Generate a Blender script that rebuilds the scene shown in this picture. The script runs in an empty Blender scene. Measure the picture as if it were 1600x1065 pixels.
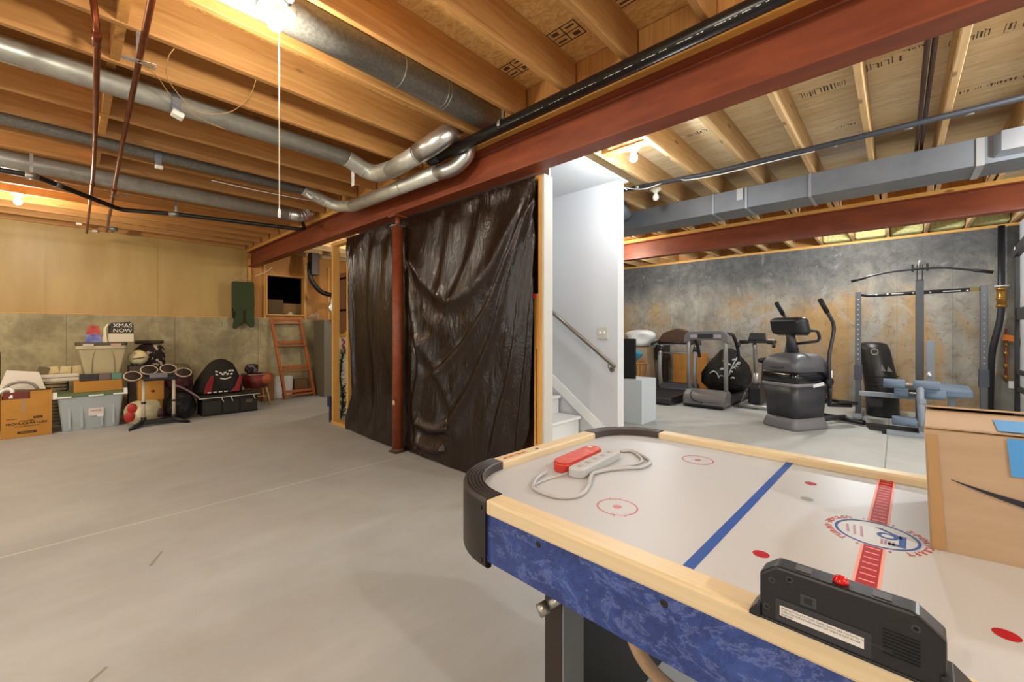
import bpy, bmesh, math, random
from mathutils import Vector, Matrix, Euler
random.seed(7)
PI = math.pi
S = bpy.context.scene
C = S.collection

# ---------------------------------------------------------------- camera, world, lights, exposure
cam_d = bpy.data.cameras.new('camera'); cam = bpy.data.objects.new('camera', cam_d); C.objects.link(cam)
cam.location = (0, 0, 1.25)
cam.rotation_euler = (math.radians(90), 0, math.radians(42.9 - 90))
cam_d.sensor_width = 36; cam_d.lens = 648 / 1600 * 36; cam_d.shift_y = -13.5 / 1600
cam_d.clip_start = 0.02; cam_d.clip_end = 100
S.camera = cam
S.view_settings.view_transform = 'Standard'; S.view_settings.look = 'None'
S.view_settings.gamma = 1; S.view_settings.use_curve_mapping = False
S.view_settings.exposure = 0.0
wd = bpy.data.worlds.new('world'); S.world = wd; wd.use_nodes = True
wd.node_tree.nodes['Background'].inputs[0].default_value = (1, .93, .82, 1)
wd.node_tree.nodes['Background'].inputs[1].default_value = 0.35

def lamp(name, loc, power, col, radius=.05):
    d = bpy.data.lights.new(name, 'POINT'); d.energy = power; d.color = col; d.shadow_soft_size = radius
    o = bpy.data.objects.new(name, d); C.objects.link(o); o.location = loc; return o
WARM = (1, .94, .80); WARM2 = (1, .97, .93); COOL = (.91, .97, 1)
lamp('bulb_or_fill_light', (.655, 2.105, 2.56), 42, WARM, .035)            # the burning pull-chain bulb
lamp('bulb_or_fill_light', (-1.9, .6, 2.62), 110, WARM2, .05)               # unseen bulb added to fill the warm half
lamp('bulb_or_fill_light', (-1.9, 5.0, 2.62), 135, (1, .90, .72), .05)  # added out of view to lift the far left wall
lamp('bulb_or_fill_light', (-.36, 7.126, 2.60), 50, (1, .90, .72), .05)
lamp('led_or_fill_light', (3.20, 1.60, 2.58), 40, COOL, .06)               # the lit bulb by the stair
lamp('led_or_fill_light', (7.7, .4, 2.62), 110, COOL, .06)                  # lamp added over the gym as fill, no fixture there
lamp('led_or_fill_light', (3.4, -1.4, 2.62), 130, COOL, .06)  # fill lamp added out of frame for the right bay
lamp('led_or_fill_light', (7.7, 3.4, 2.62), 60, COOL, .06)  # another added fill, lights the far side of the gym
lamp('led_or_fill_light', (5.8, -2.4, 2.60), 120, COOL, .06)  # added outside the view to light the square duct and far beam
lamp('bulb_or_fill_light', (.2, -2.1, 2.62), 115, WARM2, .05)  # bulb added behind the camera for light on floor and table
lamp('bulb_or_fill_light', (5.85, 3.4, 2.58), 45, WARM, .05)
lamp('stair_fill', (3.05, 3.6, 2.6), 3, COOL, .06)                # added lamp that brightens the stairwell, no fixture seen
lamp('furnace_light', (3.6, 6.9, 2.55), 30, WARM, .05)
def area_fill(name, loc, rot, sx, sy, power, col):
    d = bpy.data.lights.new(name, 'AREA'); d.shape = 'RECTANGLE'; d.size = sx; d.size_y = sy; d.energy = power; d.color = col
    o = bpy.data.objects.new(name, d); C.objects.link(o); o.location = loc; o.rotation_euler = rot; return o
area_fill('rear_fill', (3.5, -4.3, 1.25), (math.radians(105), 0, 0), 8, 1.8, 110, (.90, .96, 1))           # large soft fill added behind the camera, no window there
area_fill('rear_fill', (-4.0, 2.8, 1.25), (math.radians(92), 0, math.radians(-90)), 8, 1.8, 80, (.95, .98, 1))  # second added fill area, from the unseen left side

# ---------------------------------------------------------------- helpers: colour, material
def lin(h):
    h = h.lstrip('#'); r = []
    for i in (0, 2, 4):
        c = int(h[i:i+2], 16) / 255
        r.append(c / 12.92 if c <= .04045 else ((c + .055) / 1.055) ** 2.4)
    return (*r, 1)

class NT:
    def __init__(s, name):
        s.m = bpy.data.materials.new(name); s.m.use_nodes = True; s.t = s.m.node_tree; s.b = s.t.nodes['Principled BSDF']
    def n(s, typ, **kw):
        x = s.t.nodes.new(typ)
        for k, v in kw.items(): setattr(x, k, v)
        return x
    def l(s, a, b): s.t.links.new(a, b)
    def math(s, op, a, b=None, c=None):
        x = s.n('ShaderNodeMath', operation=op)
        for i, v in enumerate((a, b, c)):
            if v is None: continue
            if isinstance(v, (int, float)): x.inputs[i].default_value = v
            else: s.l(v, x.inputs[i])
        return x.outputs[0]
    def mix(s, f, a, b, mode='MIX'):
        x = s.n('ShaderNodeMix', data_type='RGBA', blend_type=mode)
        for i, v in ((0, f), (6, a), (7, b)):
            if isinstance(v, (int, float)): x.inputs[i].default_value = v
            elif isinstance(v, tuple): x.inputs[i].default_value = v
            else: s.l(v, x.inputs[i])
        return x.outputs[2]
    def co(s, stretch=(1, 1, 1), src='Object', rot=(0, 0, 0)):
        tc = s.n('ShaderNodeTexCoord'); mp = s.n('ShaderNodeMapping')
        mp.inputs['Scale'].default_value = stretch; mp.inputs['Rotation'].default_value = rot
        s.l(tc.outputs[src], mp.inputs[0]); return mp.outputs[0]
    def noise(s, vec, scale, detail=4, rough=.55, dist=0):
        x = s.n('ShaderNodeTexNoise'); s.l(vec, x.inputs['Vector'])
        x.inputs['Scale'].default_value = scale; x.inputs['Detail'].default_value = detail
        x.inputs['Roughness'].default_value = rough; x.inputs['Distortion'].default_value = dist
        return x.outputs['Fac']
    def ramp(s, f, a, b):
        x = s.n('ShaderNodeMapRange'); s.l(f, x.inputs[0]); x.inputs[1].default_value = a; x.inputs[2].default_value = b
        return x.outputs[0]
    def bump(s, h, strength, dist=.01):
        x = s.n('ShaderNodeBump'); x.inputs['Strength'].default_value = strength; x.inputs['Distance'].default_value = dist
        s.l(h, x.inputs['Height']); s.l(x.outputs[0], s.b.inputs['Normal'])
    def xyz(s, vec):
        x = s.n('ShaderNodeSeparateXYZ'); s.l(vec, x.inputs[0]); return x.outputs
    def set(s, col=None, rough=None, metal=None):
        if col is not None:
            if isinstance(col, tuple): s.b.inputs['Base Color'].default_value = col
            else: s.l(col, s.b.inputs['Base Color'])
        if rough is not None: s.b.inputs['Roughness'].default_value = rough
        if metal is not None: s.b.inputs['Metallic'].default_value = metal

def M(name, c1, rough=.5, metal=0, c2=None, scale=6, stretch=(1, 1, 1), lo=.35, hi=.65, bump=0, dist=0, detail=4, rv=0, spec=None, coat=0):
    k = NT(name); k.set(lin(c1), rough, metal); col = lin(c1)
    if c2 or bump:
        f = k.noise(k.co(stretch), scale, detail, .6, dist)
        if c2: col = k.mix(k.ramp(f, lo, hi), lin(c1), lin(c2))
        if bump: k.bump(f, bump)
    if rv:
        oi = k.n('ShaderNodeObjectInfo'); hs = k.n('ShaderNodeHueSaturation')
        k.l(k.math('MULTIPLY_ADD', oi.outputs['Random'], rv, 1 - rv / 2), hs.inputs['Value'])
        if isinstance(col, tuple): hs.inputs['Color'].default_value = col
        else: k.l(col, hs.inputs['Color'])
        col = hs.outputs[0]
    k.set(col)
    if spec is not None: k.b.inputs['Specular IOR Level'].default_value = spec
    if coat: k.b.inputs['Coat Weight'].default_value = coat
    return k.m

def emit(name, col, strength):
    k = NT(name); k.set((0, 0, 0, 1)); k.b.inputs['Emission Color'].default_value = col
    k.b.inputs['Emission Strength'].default_value = strength; return k.m

# ---------------------------------------------------------------- helpers: objects
def tag(o, label=None, cat=None, group=None, kind=None):
    if label: o['label'] = label
    if cat: o['category'] = cat
    if group: o['group'] = group
    if kind: o['kind'] = kind
    return o

def thing(name, label, cat, loc=(0, 0, 0), rz=0, group=None):
    o = bpy.data.objects.new(name, None); C.objects.link(o); o.empty_display_size = .1
    o.location = loc; o.rotation_euler = (0, 0, rz)
    o.matrix_basis = Matrix.LocRotScale(Vector(loc), Euler((0, 0, rz)), None)
    return tag(o, label, cat, group)

def world_of(o):
    m = o.matrix_basis.copy()
    while o.parent: o = o.parent; m = o.matrix_basis @ m
    return m

class MB:
    """collects geometry; build() links it as one mesh object"""
    def __init__(s): s.bm = bmesh.new()
    def _xf(s, vs, M4):
        for v in vs: v.co = M4 @ v.co
    def face(s, pts, mi=0):
        f = s.bm.faces.new([s.bm.verts.new(p) for p in pts]); f.material_index = mi; return f
    def box(s, x0, y0, z0, x1, y1, z1, rot=None, piv=None, mi=0):
        r = bmesh.ops.create_cube(s.bm, size=1)['verts']
        c = Vector(((x0+x1)/2, (y0+y1)/2, (z0+z1)/2))
        m = Matrix.Translation(c) @ Matrix.Diagonal((abs(x1-x0), abs(y1-y0), abs(z1-z0), 1))
        s._xf(r, m)
        if rot is not None:
            p = Vector(piv) if piv is not None else c
            s._xf(r, Matrix.Translation(p) @ Euler(rot).to_matrix().to_4x4() @ Matrix.Translation(-p))
        for f in {f for v in r for f in v.link_faces}: f.material_index = mi
        return s
    def cbox(s, c, size, rot=None, mi=0):
        return s.box(c[0]-size[0]/2, c[1]-size[1]/2, c[2]-size[2]/2, c[0]+size[0]/2, c[1]+size[1]/2, c[2]+size[2]/2, rot, None, mi)
    def bar(s, a, b, w, h, mi=0, up=(0, 0, 1)):
        """rectangular bar from a to b, w sideways, h along up"""
        a = Vector(a); b = Vector(b); d = b - a; L = d.length; d.normalize()
        u = Vector(up)
        if abs(d.dot(u)) > .98: u = Vector((1, 0, 0))
        sd = d.cross(u).normalized(); u = sd.cross(d).normalized()
        r = bmesh.ops.create_cube(s.bm, size=1)['verts']
        m = Matrix(((sd.x*w, d.x*L, u.x*h, 0), (sd.y*w, d.y*L, u.y*h, 0), (sd.z*w, d.z*L, u.z*h, 0), (0, 0, 0, 1)))
        s._xf(r, Matrix.Translation((a+b)/2) @ m)
        for f in {f for v in r for f in v.link_faces}: f.material_index = mi
        return s
    def tube(s, pts, r, seg=12, caps=True, mi=0, closed=False, smooth=True):
        pts = [Vector(p) for p in pts]; n = len(pts)
        rs = r if isinstance(r, (list, tuple)) else [r]*n
        rings = []; pu = None
        for i, p in enumerate(pts):
            if closed: t = pts[(i+1) % n] - pts[i-1]
            else: t = (pts[min(i+1, n-1)] - pts[max(i-1, 0)])
            if t.length < 1e-9: t = Vector((0, 0, 1))
            t.normalize()
            if pu is None:
                a = Vector((0, 0, 1)) if abs(t.z) < .9 else Vector((1, 0, 0)); u = t.cross(a).normalized()
            else:
                u = (pu - t*pu.dot(t)); u = u.normalized() if u.length > 1e-6 else t.orthogonal().normalized()
            pu = u; v = t.cross(u)
            rings.append([s.bm.verts.new(p + (u*math.cos(2*PI*k/seg) + v*math.sin(2*PI*k/seg))*rs[i]) for k in range(seg)])
        m = n if closed else n-1
        for i in range(m):
            A, B = rings[i], rings[(i+1) % n]
            for k in range(seg):
                f = s.bm.faces.new((A[k], A[(k+1) % seg], B[(k+1) % seg], B[k])); f.smooth = smooth; f.material_index = mi
        if caps and not closed:
            f = s.bm.faces.new(list(reversed(rings[0]))); f.material_index = mi
            f = s.bm.faces.new(rings[-1]); f.material_index = mi
        return s
    def cyl(s, a, b, r, r2=None, seg=16, mi=0):
        return s.tube([a, b], [r, r if r2 is None else r2], seg, mi=mi)
    def lathe(s, prof, c=(0, 0, 0), seg=24, axis=None, mi=0, sx=1, sy=1):
        """prof [(r,z)...]"""
        rings = []
        m = Matrix.Translation(c)
        if axis is not None: m = m @ Vector((0, 0, 1)).rotation_difference(Vector(axis)).to_matrix().to_4x4()
        for r, z in prof:
            if r < 1e-6: rings.append([s.bm.verts.new(m @ Vector((0, 0, z)))])
            else: rings.append([s.bm.verts.new(m @ Vector((sx*r*math.cos(2*PI*k/seg), sy*r*math.sin(2*PI*k/seg), z))) for k in range(seg)])
        for A, B in zip(rings, rings[1:]):
            for k in range(seg):
                q = [A[k % len(A)], A[(k+1) % len(A)], B[(k+1) % len(B)], B[k % len(B)]]
                u = []
                for x in q:
                    if x not in u: u.append(x)
                if len(u) > 2:
                    f = s.bm.faces.new(u); f.smooth = True; f.material_index = mi
        for R in (rings[0], rings[-1]):
            if len(R) > 1:
                try: f = s.bm.faces.new(R); f.material_index = mi
                except ValueError: pass
        return s
    def ball(s, c, r, sc=(1, 1, 1), rot=(0, 0, 0), seg=20, mi=0):
        g = bmesh.ops.create_uvsphere(s.bm, u_segments=seg, v_segments=seg//2+2, radius=r)['verts']
        s._xf(g, Matrix.Translation(c) @ Euler(rot).to_matrix().to_4x4() @ Matrix.Diagonal((*sc, 1)))
        for f in {f for v in g for f in v.link_faces}: f.smooth = True; f.material_index = mi
        return s
    def prism(s, poly, z0, z1, m=None, mi=0, smooth=False):
        """2D polygon extruded z0..z1 then moved by matrix m"""
        m = m or Matrix.Identity(4)
        a = [s.bm.verts.new(m @ Vector((x, y, z0))) for x, y in poly]
        b = [s.bm.verts.new(m @ Vector((x, y, z1))) for x, y in poly]
        n = len(poly)
        fs = [s.bm.faces.new(list(reversed(a))), s.bm.faces.new(b)]
        for i in range(n):
            f = s.bm.faces.new((a[i], a[(i+1) % n], b[(i+1) % n], b[i])); f.smooth = smooth; fs.append(f)
        for f in fs: f.material_index = mi
        return s
    def loft(s, rings, mi=0, caps=True, smooth=True):
        R = [[s.bm.verts.new(p) for p in r] for r in rings]; n = len(R[0])
        for A, B in zip(R, R[1:]):
            for k in range(n):
                f = s.bm.faces.new((A[k], A[(k+1) % n], B[(k+1) % n], B[k])); f.smooth = smooth; f.material_index = mi
        if caps:
            f = s.bm.faces.new(list(reversed(R[0]))); f.material_index = mi
            f = s.bm.faces.new(R[-1]); f.material_index = mi
        return s
    def grid(s, fn, nu, nv, mi=0, smooth=True):
        V = [[s.bm.verts.new(fn(i/nu, j/nv)) for j in range(nv+1)] for i in range(nu+1)]
        for i in range(nu):
            for j in range(nv):
                f = s.bm.faces.new((V[i][j], V[i+1][j], V[i+1][j+1], V[i][j+1])); f.smooth = smooth; f.material_index = mi
        return s
    def build(s, name, mat, parent=None, world=False, bevel=0, seg=2, solid=0, sub=0, smooth=False, center=True, kind=None, sub_of=False):
        bm = s.bm
        bmesh.ops.recalc_face_normals(bm, faces=bm.faces[:])
        if smooth:
            for f in bm.faces: f.smooth = True
        off = Vector((0, 0, 0))
        if parent is not None:
            if world:
                w = world_of(parent).inverted()
                for v in bm.verts: v.co = w @ v.co
        if sub_of:                                                  # geometry given in the thing's frame, parent is one of its parts
            w = parent.matrix_basis.inverted()
            for v in bm.verts: v.co = w @ v.co
        if center and bm.verts:
            lo = [min(v.co[i] for v in bm.verts) for i in range(3)]; hi = [max(v.co[i] for v in bm.verts) for i in range(3)]
            off = Vector(((lo[0]+hi[0])/2, (lo[1]+hi[1])/2, lo[2]))
            for v in bm.verts: v.co -= off
        me = bpy.data.meshes.new(name); bm.to_mesh(me); bm.free()
        o = bpy.data.objects.new(name, me); C.objects.link(o)
        for m in (mat if isinstance(mat, (list, tuple)) else [mat]): me.materials.append(m)
        if parent is not None: o.parent = parent
        o.location = off; o.matrix_basis = Matrix.Translation(off)
        if solid:
            q = o.modifiers.new('s', 'SOLIDIFY'); q.thickness = solid; q.offset = 0
        if bevel:
            q = o.modifiers.new('b', 'BEVEL'); q.width = bevel; q.segments = seg; q.limit_method = 'ANGLE'; q.angle_limit = .6
        if sub:
            q = o.modifiers.new('u', 'SUBSURF'); q.levels = sub; q.render_levels = sub
        if kind: o['kind'] = kind
        return o

def dup(root, loc, rz=0, label=None, group=None):
    r = root.copy(); C.objects.link(r); r.location = loc; r.rotation_euler = (0, 0, rz)
    r.matrix_basis = Matrix.LocRotScale(Vector(loc), Euler((0, 0, rz)), None)
    if label: r['label'] = label
    if group: r['group'] = group
    for ch in list(root.children):
        c = ch.copy(); C.objects.link(c); c.parent = r
        for g in list(ch.children):
            d = g.copy(); C.objects.link(d); d.parent = c
    return r

def text(s, size, mat, parent, m, name='lettering', extrude=.0004, align='CENTER', bold=0, sx=1):
    """flat raised lettering as a mesh, placed by matrix m (world)"""
    cu = bpy.data.curves.new('t', 'FONT'); cu.body = s; cu.size = size; cu.align_x = align; cu.align_y = 'CENTER'
    cu.extrude = extrude; cu.offset = bold; cu.resolution_u = 3
    tmp = bpy.data.objects.new('t', cu); C.objects.link(tmp)
    dg = bpy.context.evaluated_depsgraph_get(); dg.update()
    me = bpy.data.meshes.new_from_object(tmp.evaluated_get(dg))
    bpy.data.objects.remove(tmp); bpy.data.curves.remove(cu)
    if sx != 1: me.transform(Matrix.Diagonal((sx, 1, 1, 1)))
    w = m if parent is None else world_of(parent).inverted() @ m
    me.transform(w); me.materials.clear(); me.materials.append(mat)
    o = bpy.data.objects.new(name, me); C.objects.link(o); o.parent = parent
    return o

def frame(o, x, y):
    """matrix whose local x,y axes are the given world directions at origin o"""
    x = Vector(x).normalized(); y = Vector(y); y = (y - x*y.dot(x)).normalized(); z = x.cross(y)
    return Matrix(((x.x, y.x, z.x, o[0]), (x.y, y.y, z.y, o[1]), (x.z, y.z, z.z, o[2]), (0, 0, 0, 1)))

def fillet(pts, r, n=6):
    """round the corners of a polyline"""
    P = [Vector(p) for p in pts]; out = [P[0]]
    for a, b, c in zip(P, P[1:], P[2:]):
        u = (a-b); v = (c-b); k = min(r, u.length*.48, v.length*.48)
        p0 = b + u.normalized()*k; p1 = b + v.normalized()*k
        for i in range(n+1):
            t = i/n; out.append(p0*(1-t)**2 + b*2*t*(1-t) + p1*t*t)
    out.append(P[-1]); return out

def spline(pts, n=8, closed=False):
    P = [Vector(p) for p in pts]; out = []; N = len(P)
    rng = range(N if closed else N-1)
    for i in rng:
        g = (lambda k: P[k % N]) if closed else (lambda k: P[max(0, min(N-1, k))])
        a, b, c, d = g(i-1), g(i), g(i+1), g(i+2)
        for j in range(n):
            t = j/n
            out.append(.5*((2*b) + (c-a)*t + (2*a-5*b+4*c-d)*t*t + (3*b-a-3*c+d)*t**3))
    if not closed: out.append(P[-1])
    return out

def rrect(w, d, r, n=5, cx=0, cy=0):
    p = []
    for sx, sy, a0 in ((1, 1, 0), (-1, 1, 90), (-1, -1, 180), (1, -1, 270)):
        for i in range(n+1):
            a = math.radians(a0 + 90*i/n)
            p.append((cx + sx*(w/2-r) + r*math.cos(a), cy + sy*(d/2-r) + r*math.sin(a)))
    return p
# ---------------------------------------------------------------- materials of the shell
def m_floor():
    k = NT('concrete_floor'); v = k.co()
    a = k.noise(v, .9, 6, .6, .4); b = k.noise(v, 5, 5, .65); c = k.noise(k.co((.5, 3, 1), rot=(0, 0, .5)), 1.6, 4)
    col = k.mix(k.ramp(a, .35, .65), lin('#a8abac'), lin('#b6b9b9'))
    col = k.mix(k.math('MULTIPLY', k.ramp(b, .45, .8), .35), col, lin('#a29b8f'))
    col = k.mix(k.math('MULTIPLY', k.ramp(c, .5, .8), .2), col, lin('#d6d5d1'))
    X, Y, Z = k.xyz(v)
    def line(src, at, w): return k.math('LESS_THAN', k.math('ABSOLUTE', k.math('SUBTRACT', src, at)), w)
    wob = k.math('MULTIPLY', k.math('SUBTRACT', k.noise(v, 3, 2), .5), .012)
    l1 = line(k.math('ADD', Y, wob), 3.65 - FLO[1], .009); l1 = k.math('MULTIPLY', l1, k.math('LESS_THAN', X, 2.33 - FLO[0]))
    l2 = k.math('MULTIPLY', line(Y, .085 - FLO[1], .006), k.math('GREATER_THAN', X, 2.5 - FLO[0]))
    l3 = k.math('MULTIPLY', line(k.math('ADD', X, wob), 2.30 - FLO[0], .004), k.math('LESS_THAN', Y, 3.9 - FLO[1]))
    col = k.mix(k.math('MULTIPLY', l1, .6), col, lin('#ddd8cc'))
    col = k.mix(k.math('MULTIPLY', l2, .7), col, lin('#6a665f'))
    col = k.mix(k.math('MULTIPLY', l3, .5), col, lin('#d8d2c6'))
    k.set(col, .55); k.bump(b, .06); return k.m
FLO = (2.65, 2.25)

def m_concrete(name, base, dark, tan, seams):
    """poured wall: blotches, form seams along the wall, rusty tan runs low down"""
    k = NT(name); v = k.co(); tc = k.n('ShaderNodeNewGeometry'); W = k.xyz(tc.outputs['Position'])
    a = k.noise(v, 1.4, 8, .68, .5); b = k.noise(k.co((2.6, 2.6, .6)), 1.7, 6, .7); c = k.noise(v, 16, 4); f = k.noise(v, 6, 8, .75, .4); g = k.noise(v, 2.3, 6, .7, .8)
    col = k.mix(k.ramp(a, .40, .60), lin(base), lin(dark))
    col = k.mix(k.math('MULTIPLY', k.ramp(b, .48, .68), .5), col, lin(tan))
    col = k.mix(k.math('MULTIPLY', k.ramp(f, .48, .68), .45), col, lin('#66625a' if seams else '#756b50'))
    if seams:
        d = k.noise(k.co((1, 1, .55)), 1.25, 5, .65, .5)
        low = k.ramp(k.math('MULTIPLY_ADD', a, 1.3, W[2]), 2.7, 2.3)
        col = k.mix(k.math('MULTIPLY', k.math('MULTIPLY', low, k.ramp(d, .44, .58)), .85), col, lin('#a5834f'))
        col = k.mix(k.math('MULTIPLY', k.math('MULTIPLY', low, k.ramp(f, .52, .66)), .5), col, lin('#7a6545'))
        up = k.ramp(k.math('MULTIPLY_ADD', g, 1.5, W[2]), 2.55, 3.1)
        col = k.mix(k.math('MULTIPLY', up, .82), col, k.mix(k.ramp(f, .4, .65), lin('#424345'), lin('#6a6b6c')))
        col = k.mix(k.math('MULTIPLY', k.ramp(g, .58, .70), .45), col, lin('#bab8b0'))
    else:
        col = k.mix(k.math('MULTIPLY', k.ramp(g, .56, .70), .5), col, lin('#c9bc97'))
    fr = k.math('FRACT', k.math('MULTIPLY', W[1] if seams else W[0], 1/.61 if seams else 1/1.22))
    s1 = k.math('LESS_THAN', fr, .012)
    col = k.mix(k.math('MULTIPLY', s1, .35), col, lin('#4a463f'))
    col = k.mix(k.math('MULTIPLY', k.ramp(c, .64, .74), .5), col, lin('#4b473f'))
    k.set(col, .85); k.bump(k.math('ADD', c, k.math('MULTIPLY', s1, -1.0)), .25); return k.m

def m_wood(name, c1, c2, axis='x', rv=.25, rough=.6, knots=True):
    k = NT(name); st = {'x': (.7, 9, 9), 'y': (9, .7, 9), 'z': (9, 9, .7)}[axis]
    v = k.co(st); f = k.noise(v, 2.2, 6, .6, 1.2); g = k.noise(v, 9, 3)
    col = k.mix(k.ramp(f, .33, .67), lin(c1), lin(c2))
    col = k.mix(k.math('MULTIPLY', k.ramp(g, .5, .8), .3), col, lin(c2))
    if knots:
        st2 = {'x': (1.2, 3.2, 3.2), 'y': (3.2, 1.2, 3.2), 'z': (3.2, 3.2, 1.2)}[axis]
        vo = k.n('ShaderNodeTexVoronoi'); k.l(k.co(st2), vo.inputs['Vector']); vo.inputs['Scale'].default_value = 1.7
        col = k.mix(k.math('MULTIPLY', k.ramp(vo.outputs['Distance'], .10, .05), .7), col, lin('#5a3012'))
    if rv:
        oi = k.n('ShaderNodeObjectInfo'); hs = k.n('ShaderNodeHueSaturation')
        k.l(k.math('MULTIPLY_ADD', oi.outputs['Random'], rv, 1 - rv/2), hs.inputs['Value']); k.l(col, hs.inputs['Color']); col = hs.outputs[0]
    k.set(col, rough); return k.m

def m_osb():
    k = NT('osb'); a = k.noise(k.co((5, 2.2, 1), rot=(0, 0, .6)), 3.5, 5, .65, 2.5); b = k.noise(k.co((2.5, 6, 1), rot=(0, 0, -.3)), 3, 4, .6, 2)
    col = k.mix(k.ramp(a, .4, .62), lin('#c9964f'), lin('#e2b774'))
    col = k.mix(k.math('MULTIPLY', k.ramp(b, .6, .72), .8), col, lin('#8f5a22')); k.set(col, .7); k.bump(a, .15); return k.m
def m_ply():
    k = NT('plywood'); v = k.co((7, .8, 1)); a = k.noise(v, 2.5, 6, .65, 1.0); c = k.noise(v, 14, 3)
    b = k.noise(k.co((1, 1, 1)), 1.1, 3)
    col = k.mix(k.ramp(a, .35, .65), lin('#e8d7b5'), lin('#d2b88a'))
    col = k.mix(k.math('MULTIPLY', k.ramp(c, .6, .72), .6), col, lin('#86653a'))
    col = k.mix(k.math('MULTIPLY', k.ramp(b, .5, .75), .5), col, lin('#c7a064')); k.set(col, .7); return k.m

W_JOIST = m_wood('joist_fir', '#c59256', '#a9753c'); W_JOISTR = m_wood('joist_fir_pale', '#d0ad7d', '#b6905e')
W_STUD = m_wood('stud_spruce', '#dba95a', '#cf9444', 'z', .1); W_PLATE = m_wood('plate_spruce', '#dba95a', '#cf9444', 'y', .1)
W_BLOCK = m_wood('block_fir', '#c9924c', '#ad7030', 'z', .3, knots=False)
WHITE_WALL = M('white_drywall', '#cfd0d2', .8, bump=.03, scale=60)
STEEL_RED = M('red_oxide_primer', '#88401f', .5, c2='#753318', scale=3, stretch=(4, 1, 4), bump=.04)
TAN_PANEL = M('tan_insulation_facing', '#b99a5c', .42, c2='#ab8a4c', scale=1.2, stretch=(2.2, 1, .5), bump=.05)
PLY_ORANGE = M('orange_plywood', '#c4883c', .6, c2='#ae722a', scale=3, stretch=(1, 1, .25), dist=1.5)
BLACK = M('black_plastic', '#141414', .45)
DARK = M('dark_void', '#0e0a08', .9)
GALV = M('galvanised_steel', '#b7b4ab', .38, .85, c2='#8f8c84', scale=26, lo=.35, hi=.7)
GALV_B = M('galvanised_sheet', '#868a90', .5, .6, c2='#797d83', scale=3)
ALU = M('foil_tape', '#d6d4ce', .3, .9, bump=.2, scale=30)
COPPER = M('aged_copper', '#8d4a28', .38, .8, c2='#6b3218', scale=8)
WHITE_P = M('white_plastic', '#e8e6e0', .4)

# ---------------------------------------------------------------- floor, walls, ceiling
MB().box(-4.2, -4.5, -.12, 9.5, 9.0, 0).build('floor', m_floor(), kind='structure')
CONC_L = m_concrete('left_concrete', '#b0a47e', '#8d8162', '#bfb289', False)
CONC_R = m_concrete('right_concrete', '#9d998f', '#7e7b75', '#aaa495', True)
wl = MB().box(-4.2, 8.75, 0, 9.5, 9.0, 1.515).build('wall_left', CONC_L, kind='structure')
b = MB().box(-4.2, 8.86, 1.53, 2.30, 8.95, 3.02)
for x in (-3.3, -2.08, -.86, -.20, 1.02, 2.2): b.box(x-.004, 8.854, 1.53, x+.004, 8.862, 2.80)
b.build('insulation_panel', TAN_PANEL, wl, True, kind='structure')
MB().box(-4.2, 8.78, 1.515, 2.62, 8.95, 1.53).build('sill_plate', W_PLATE, wl, True)
b = MB()
b.box(2.30, 8.87, 1.515, 2.62, 8.95, 3.02); b.box(3.29, 8.87, 1.515, 5.6, 8.95, 3.02); b.box(2.62, 8.87, 2.34, 3.29, 8.95, 3.02); b.box(2.62, 8.87, 1.515, 3.29, 8.95, 1.60)
b.build('plywood_sheathing', PLY_ORANGE, wl, True)
b = MB()
for x in (2.33, 2.585, 3.33, 3.80, 4.2): b.box(x-.02, 8.83, 1.515, x+.02, 8.87, 2.62)
b.build('wall_studs', W_STUD, wl, True)
w = MB().box(2.60, 8.80, 1.60, 2.62, 8.96, 2.345).box(3.29, 8.80, 1.60, 3.31, 8.96, 2.345).box(2.60, 8.80, 2.345, 3.31, 8.96, 2.365).box(2.60, 8.80, 1.58, 3.31, 8.96, 1.60)
win = w.build('window_1', W_STUD, kind='structure')
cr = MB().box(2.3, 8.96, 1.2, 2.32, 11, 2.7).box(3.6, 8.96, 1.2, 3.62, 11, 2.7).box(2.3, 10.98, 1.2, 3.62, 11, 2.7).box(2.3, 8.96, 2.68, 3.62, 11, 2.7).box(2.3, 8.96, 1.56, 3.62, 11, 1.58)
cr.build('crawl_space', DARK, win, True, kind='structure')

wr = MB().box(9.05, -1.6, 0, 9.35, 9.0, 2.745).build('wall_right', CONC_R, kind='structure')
MB().box(9.05, -1.6, 2.745, 9.25, 9.0, 2.785).build('trim_1', W_PLATE, kind='structure')
MB().box(9.2, -1.6, 2.785, 9.26, 9.0, 3.02).build('trim_2', W_JOIST, kind='structure')
MB().box(6.9, -1.36, 0, 9.05, -1.25, 2.785).build('wall_front', WHITE_WALL, kind='structure')
MB().box(-4.3, -4.5, 0, -4.2, 9.0, 3.02).build('wall_rear', CONC_L, kind='structure')
MB().box(-4.2, -4.6, 0, 9.5, -4.5, 3.02).build('wall_near', CONC_L, kind='structure')
MB().box(9.35, -4.5, 0, 9.5, -1.6, 3.02).build('wall_corner', CONC_R, kind='structure')

OSB = m_osb(); PLY = m_ply(); INK = M('stamp_ink', '#4c3c26', .8); INKG = M('green_stamp_ink', '#4d5a34', .8)
c1 = MB().box(-4.2, -4.5, 3.02, 2.37, 9.0, 3.06).build('ceiling', OSB, kind='structure')
c2 = MB().box(2.37, -4.5, 3.02, 9.5, 9.0, 3.06).build('ceiling', PLY, kind='structure')
def stamp(parent, o, x, y, s, size, mat, sx=1): return text(s, size, mat, parent, frame(o, x, y), 'stamp', .0002, sx=sx)
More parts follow.
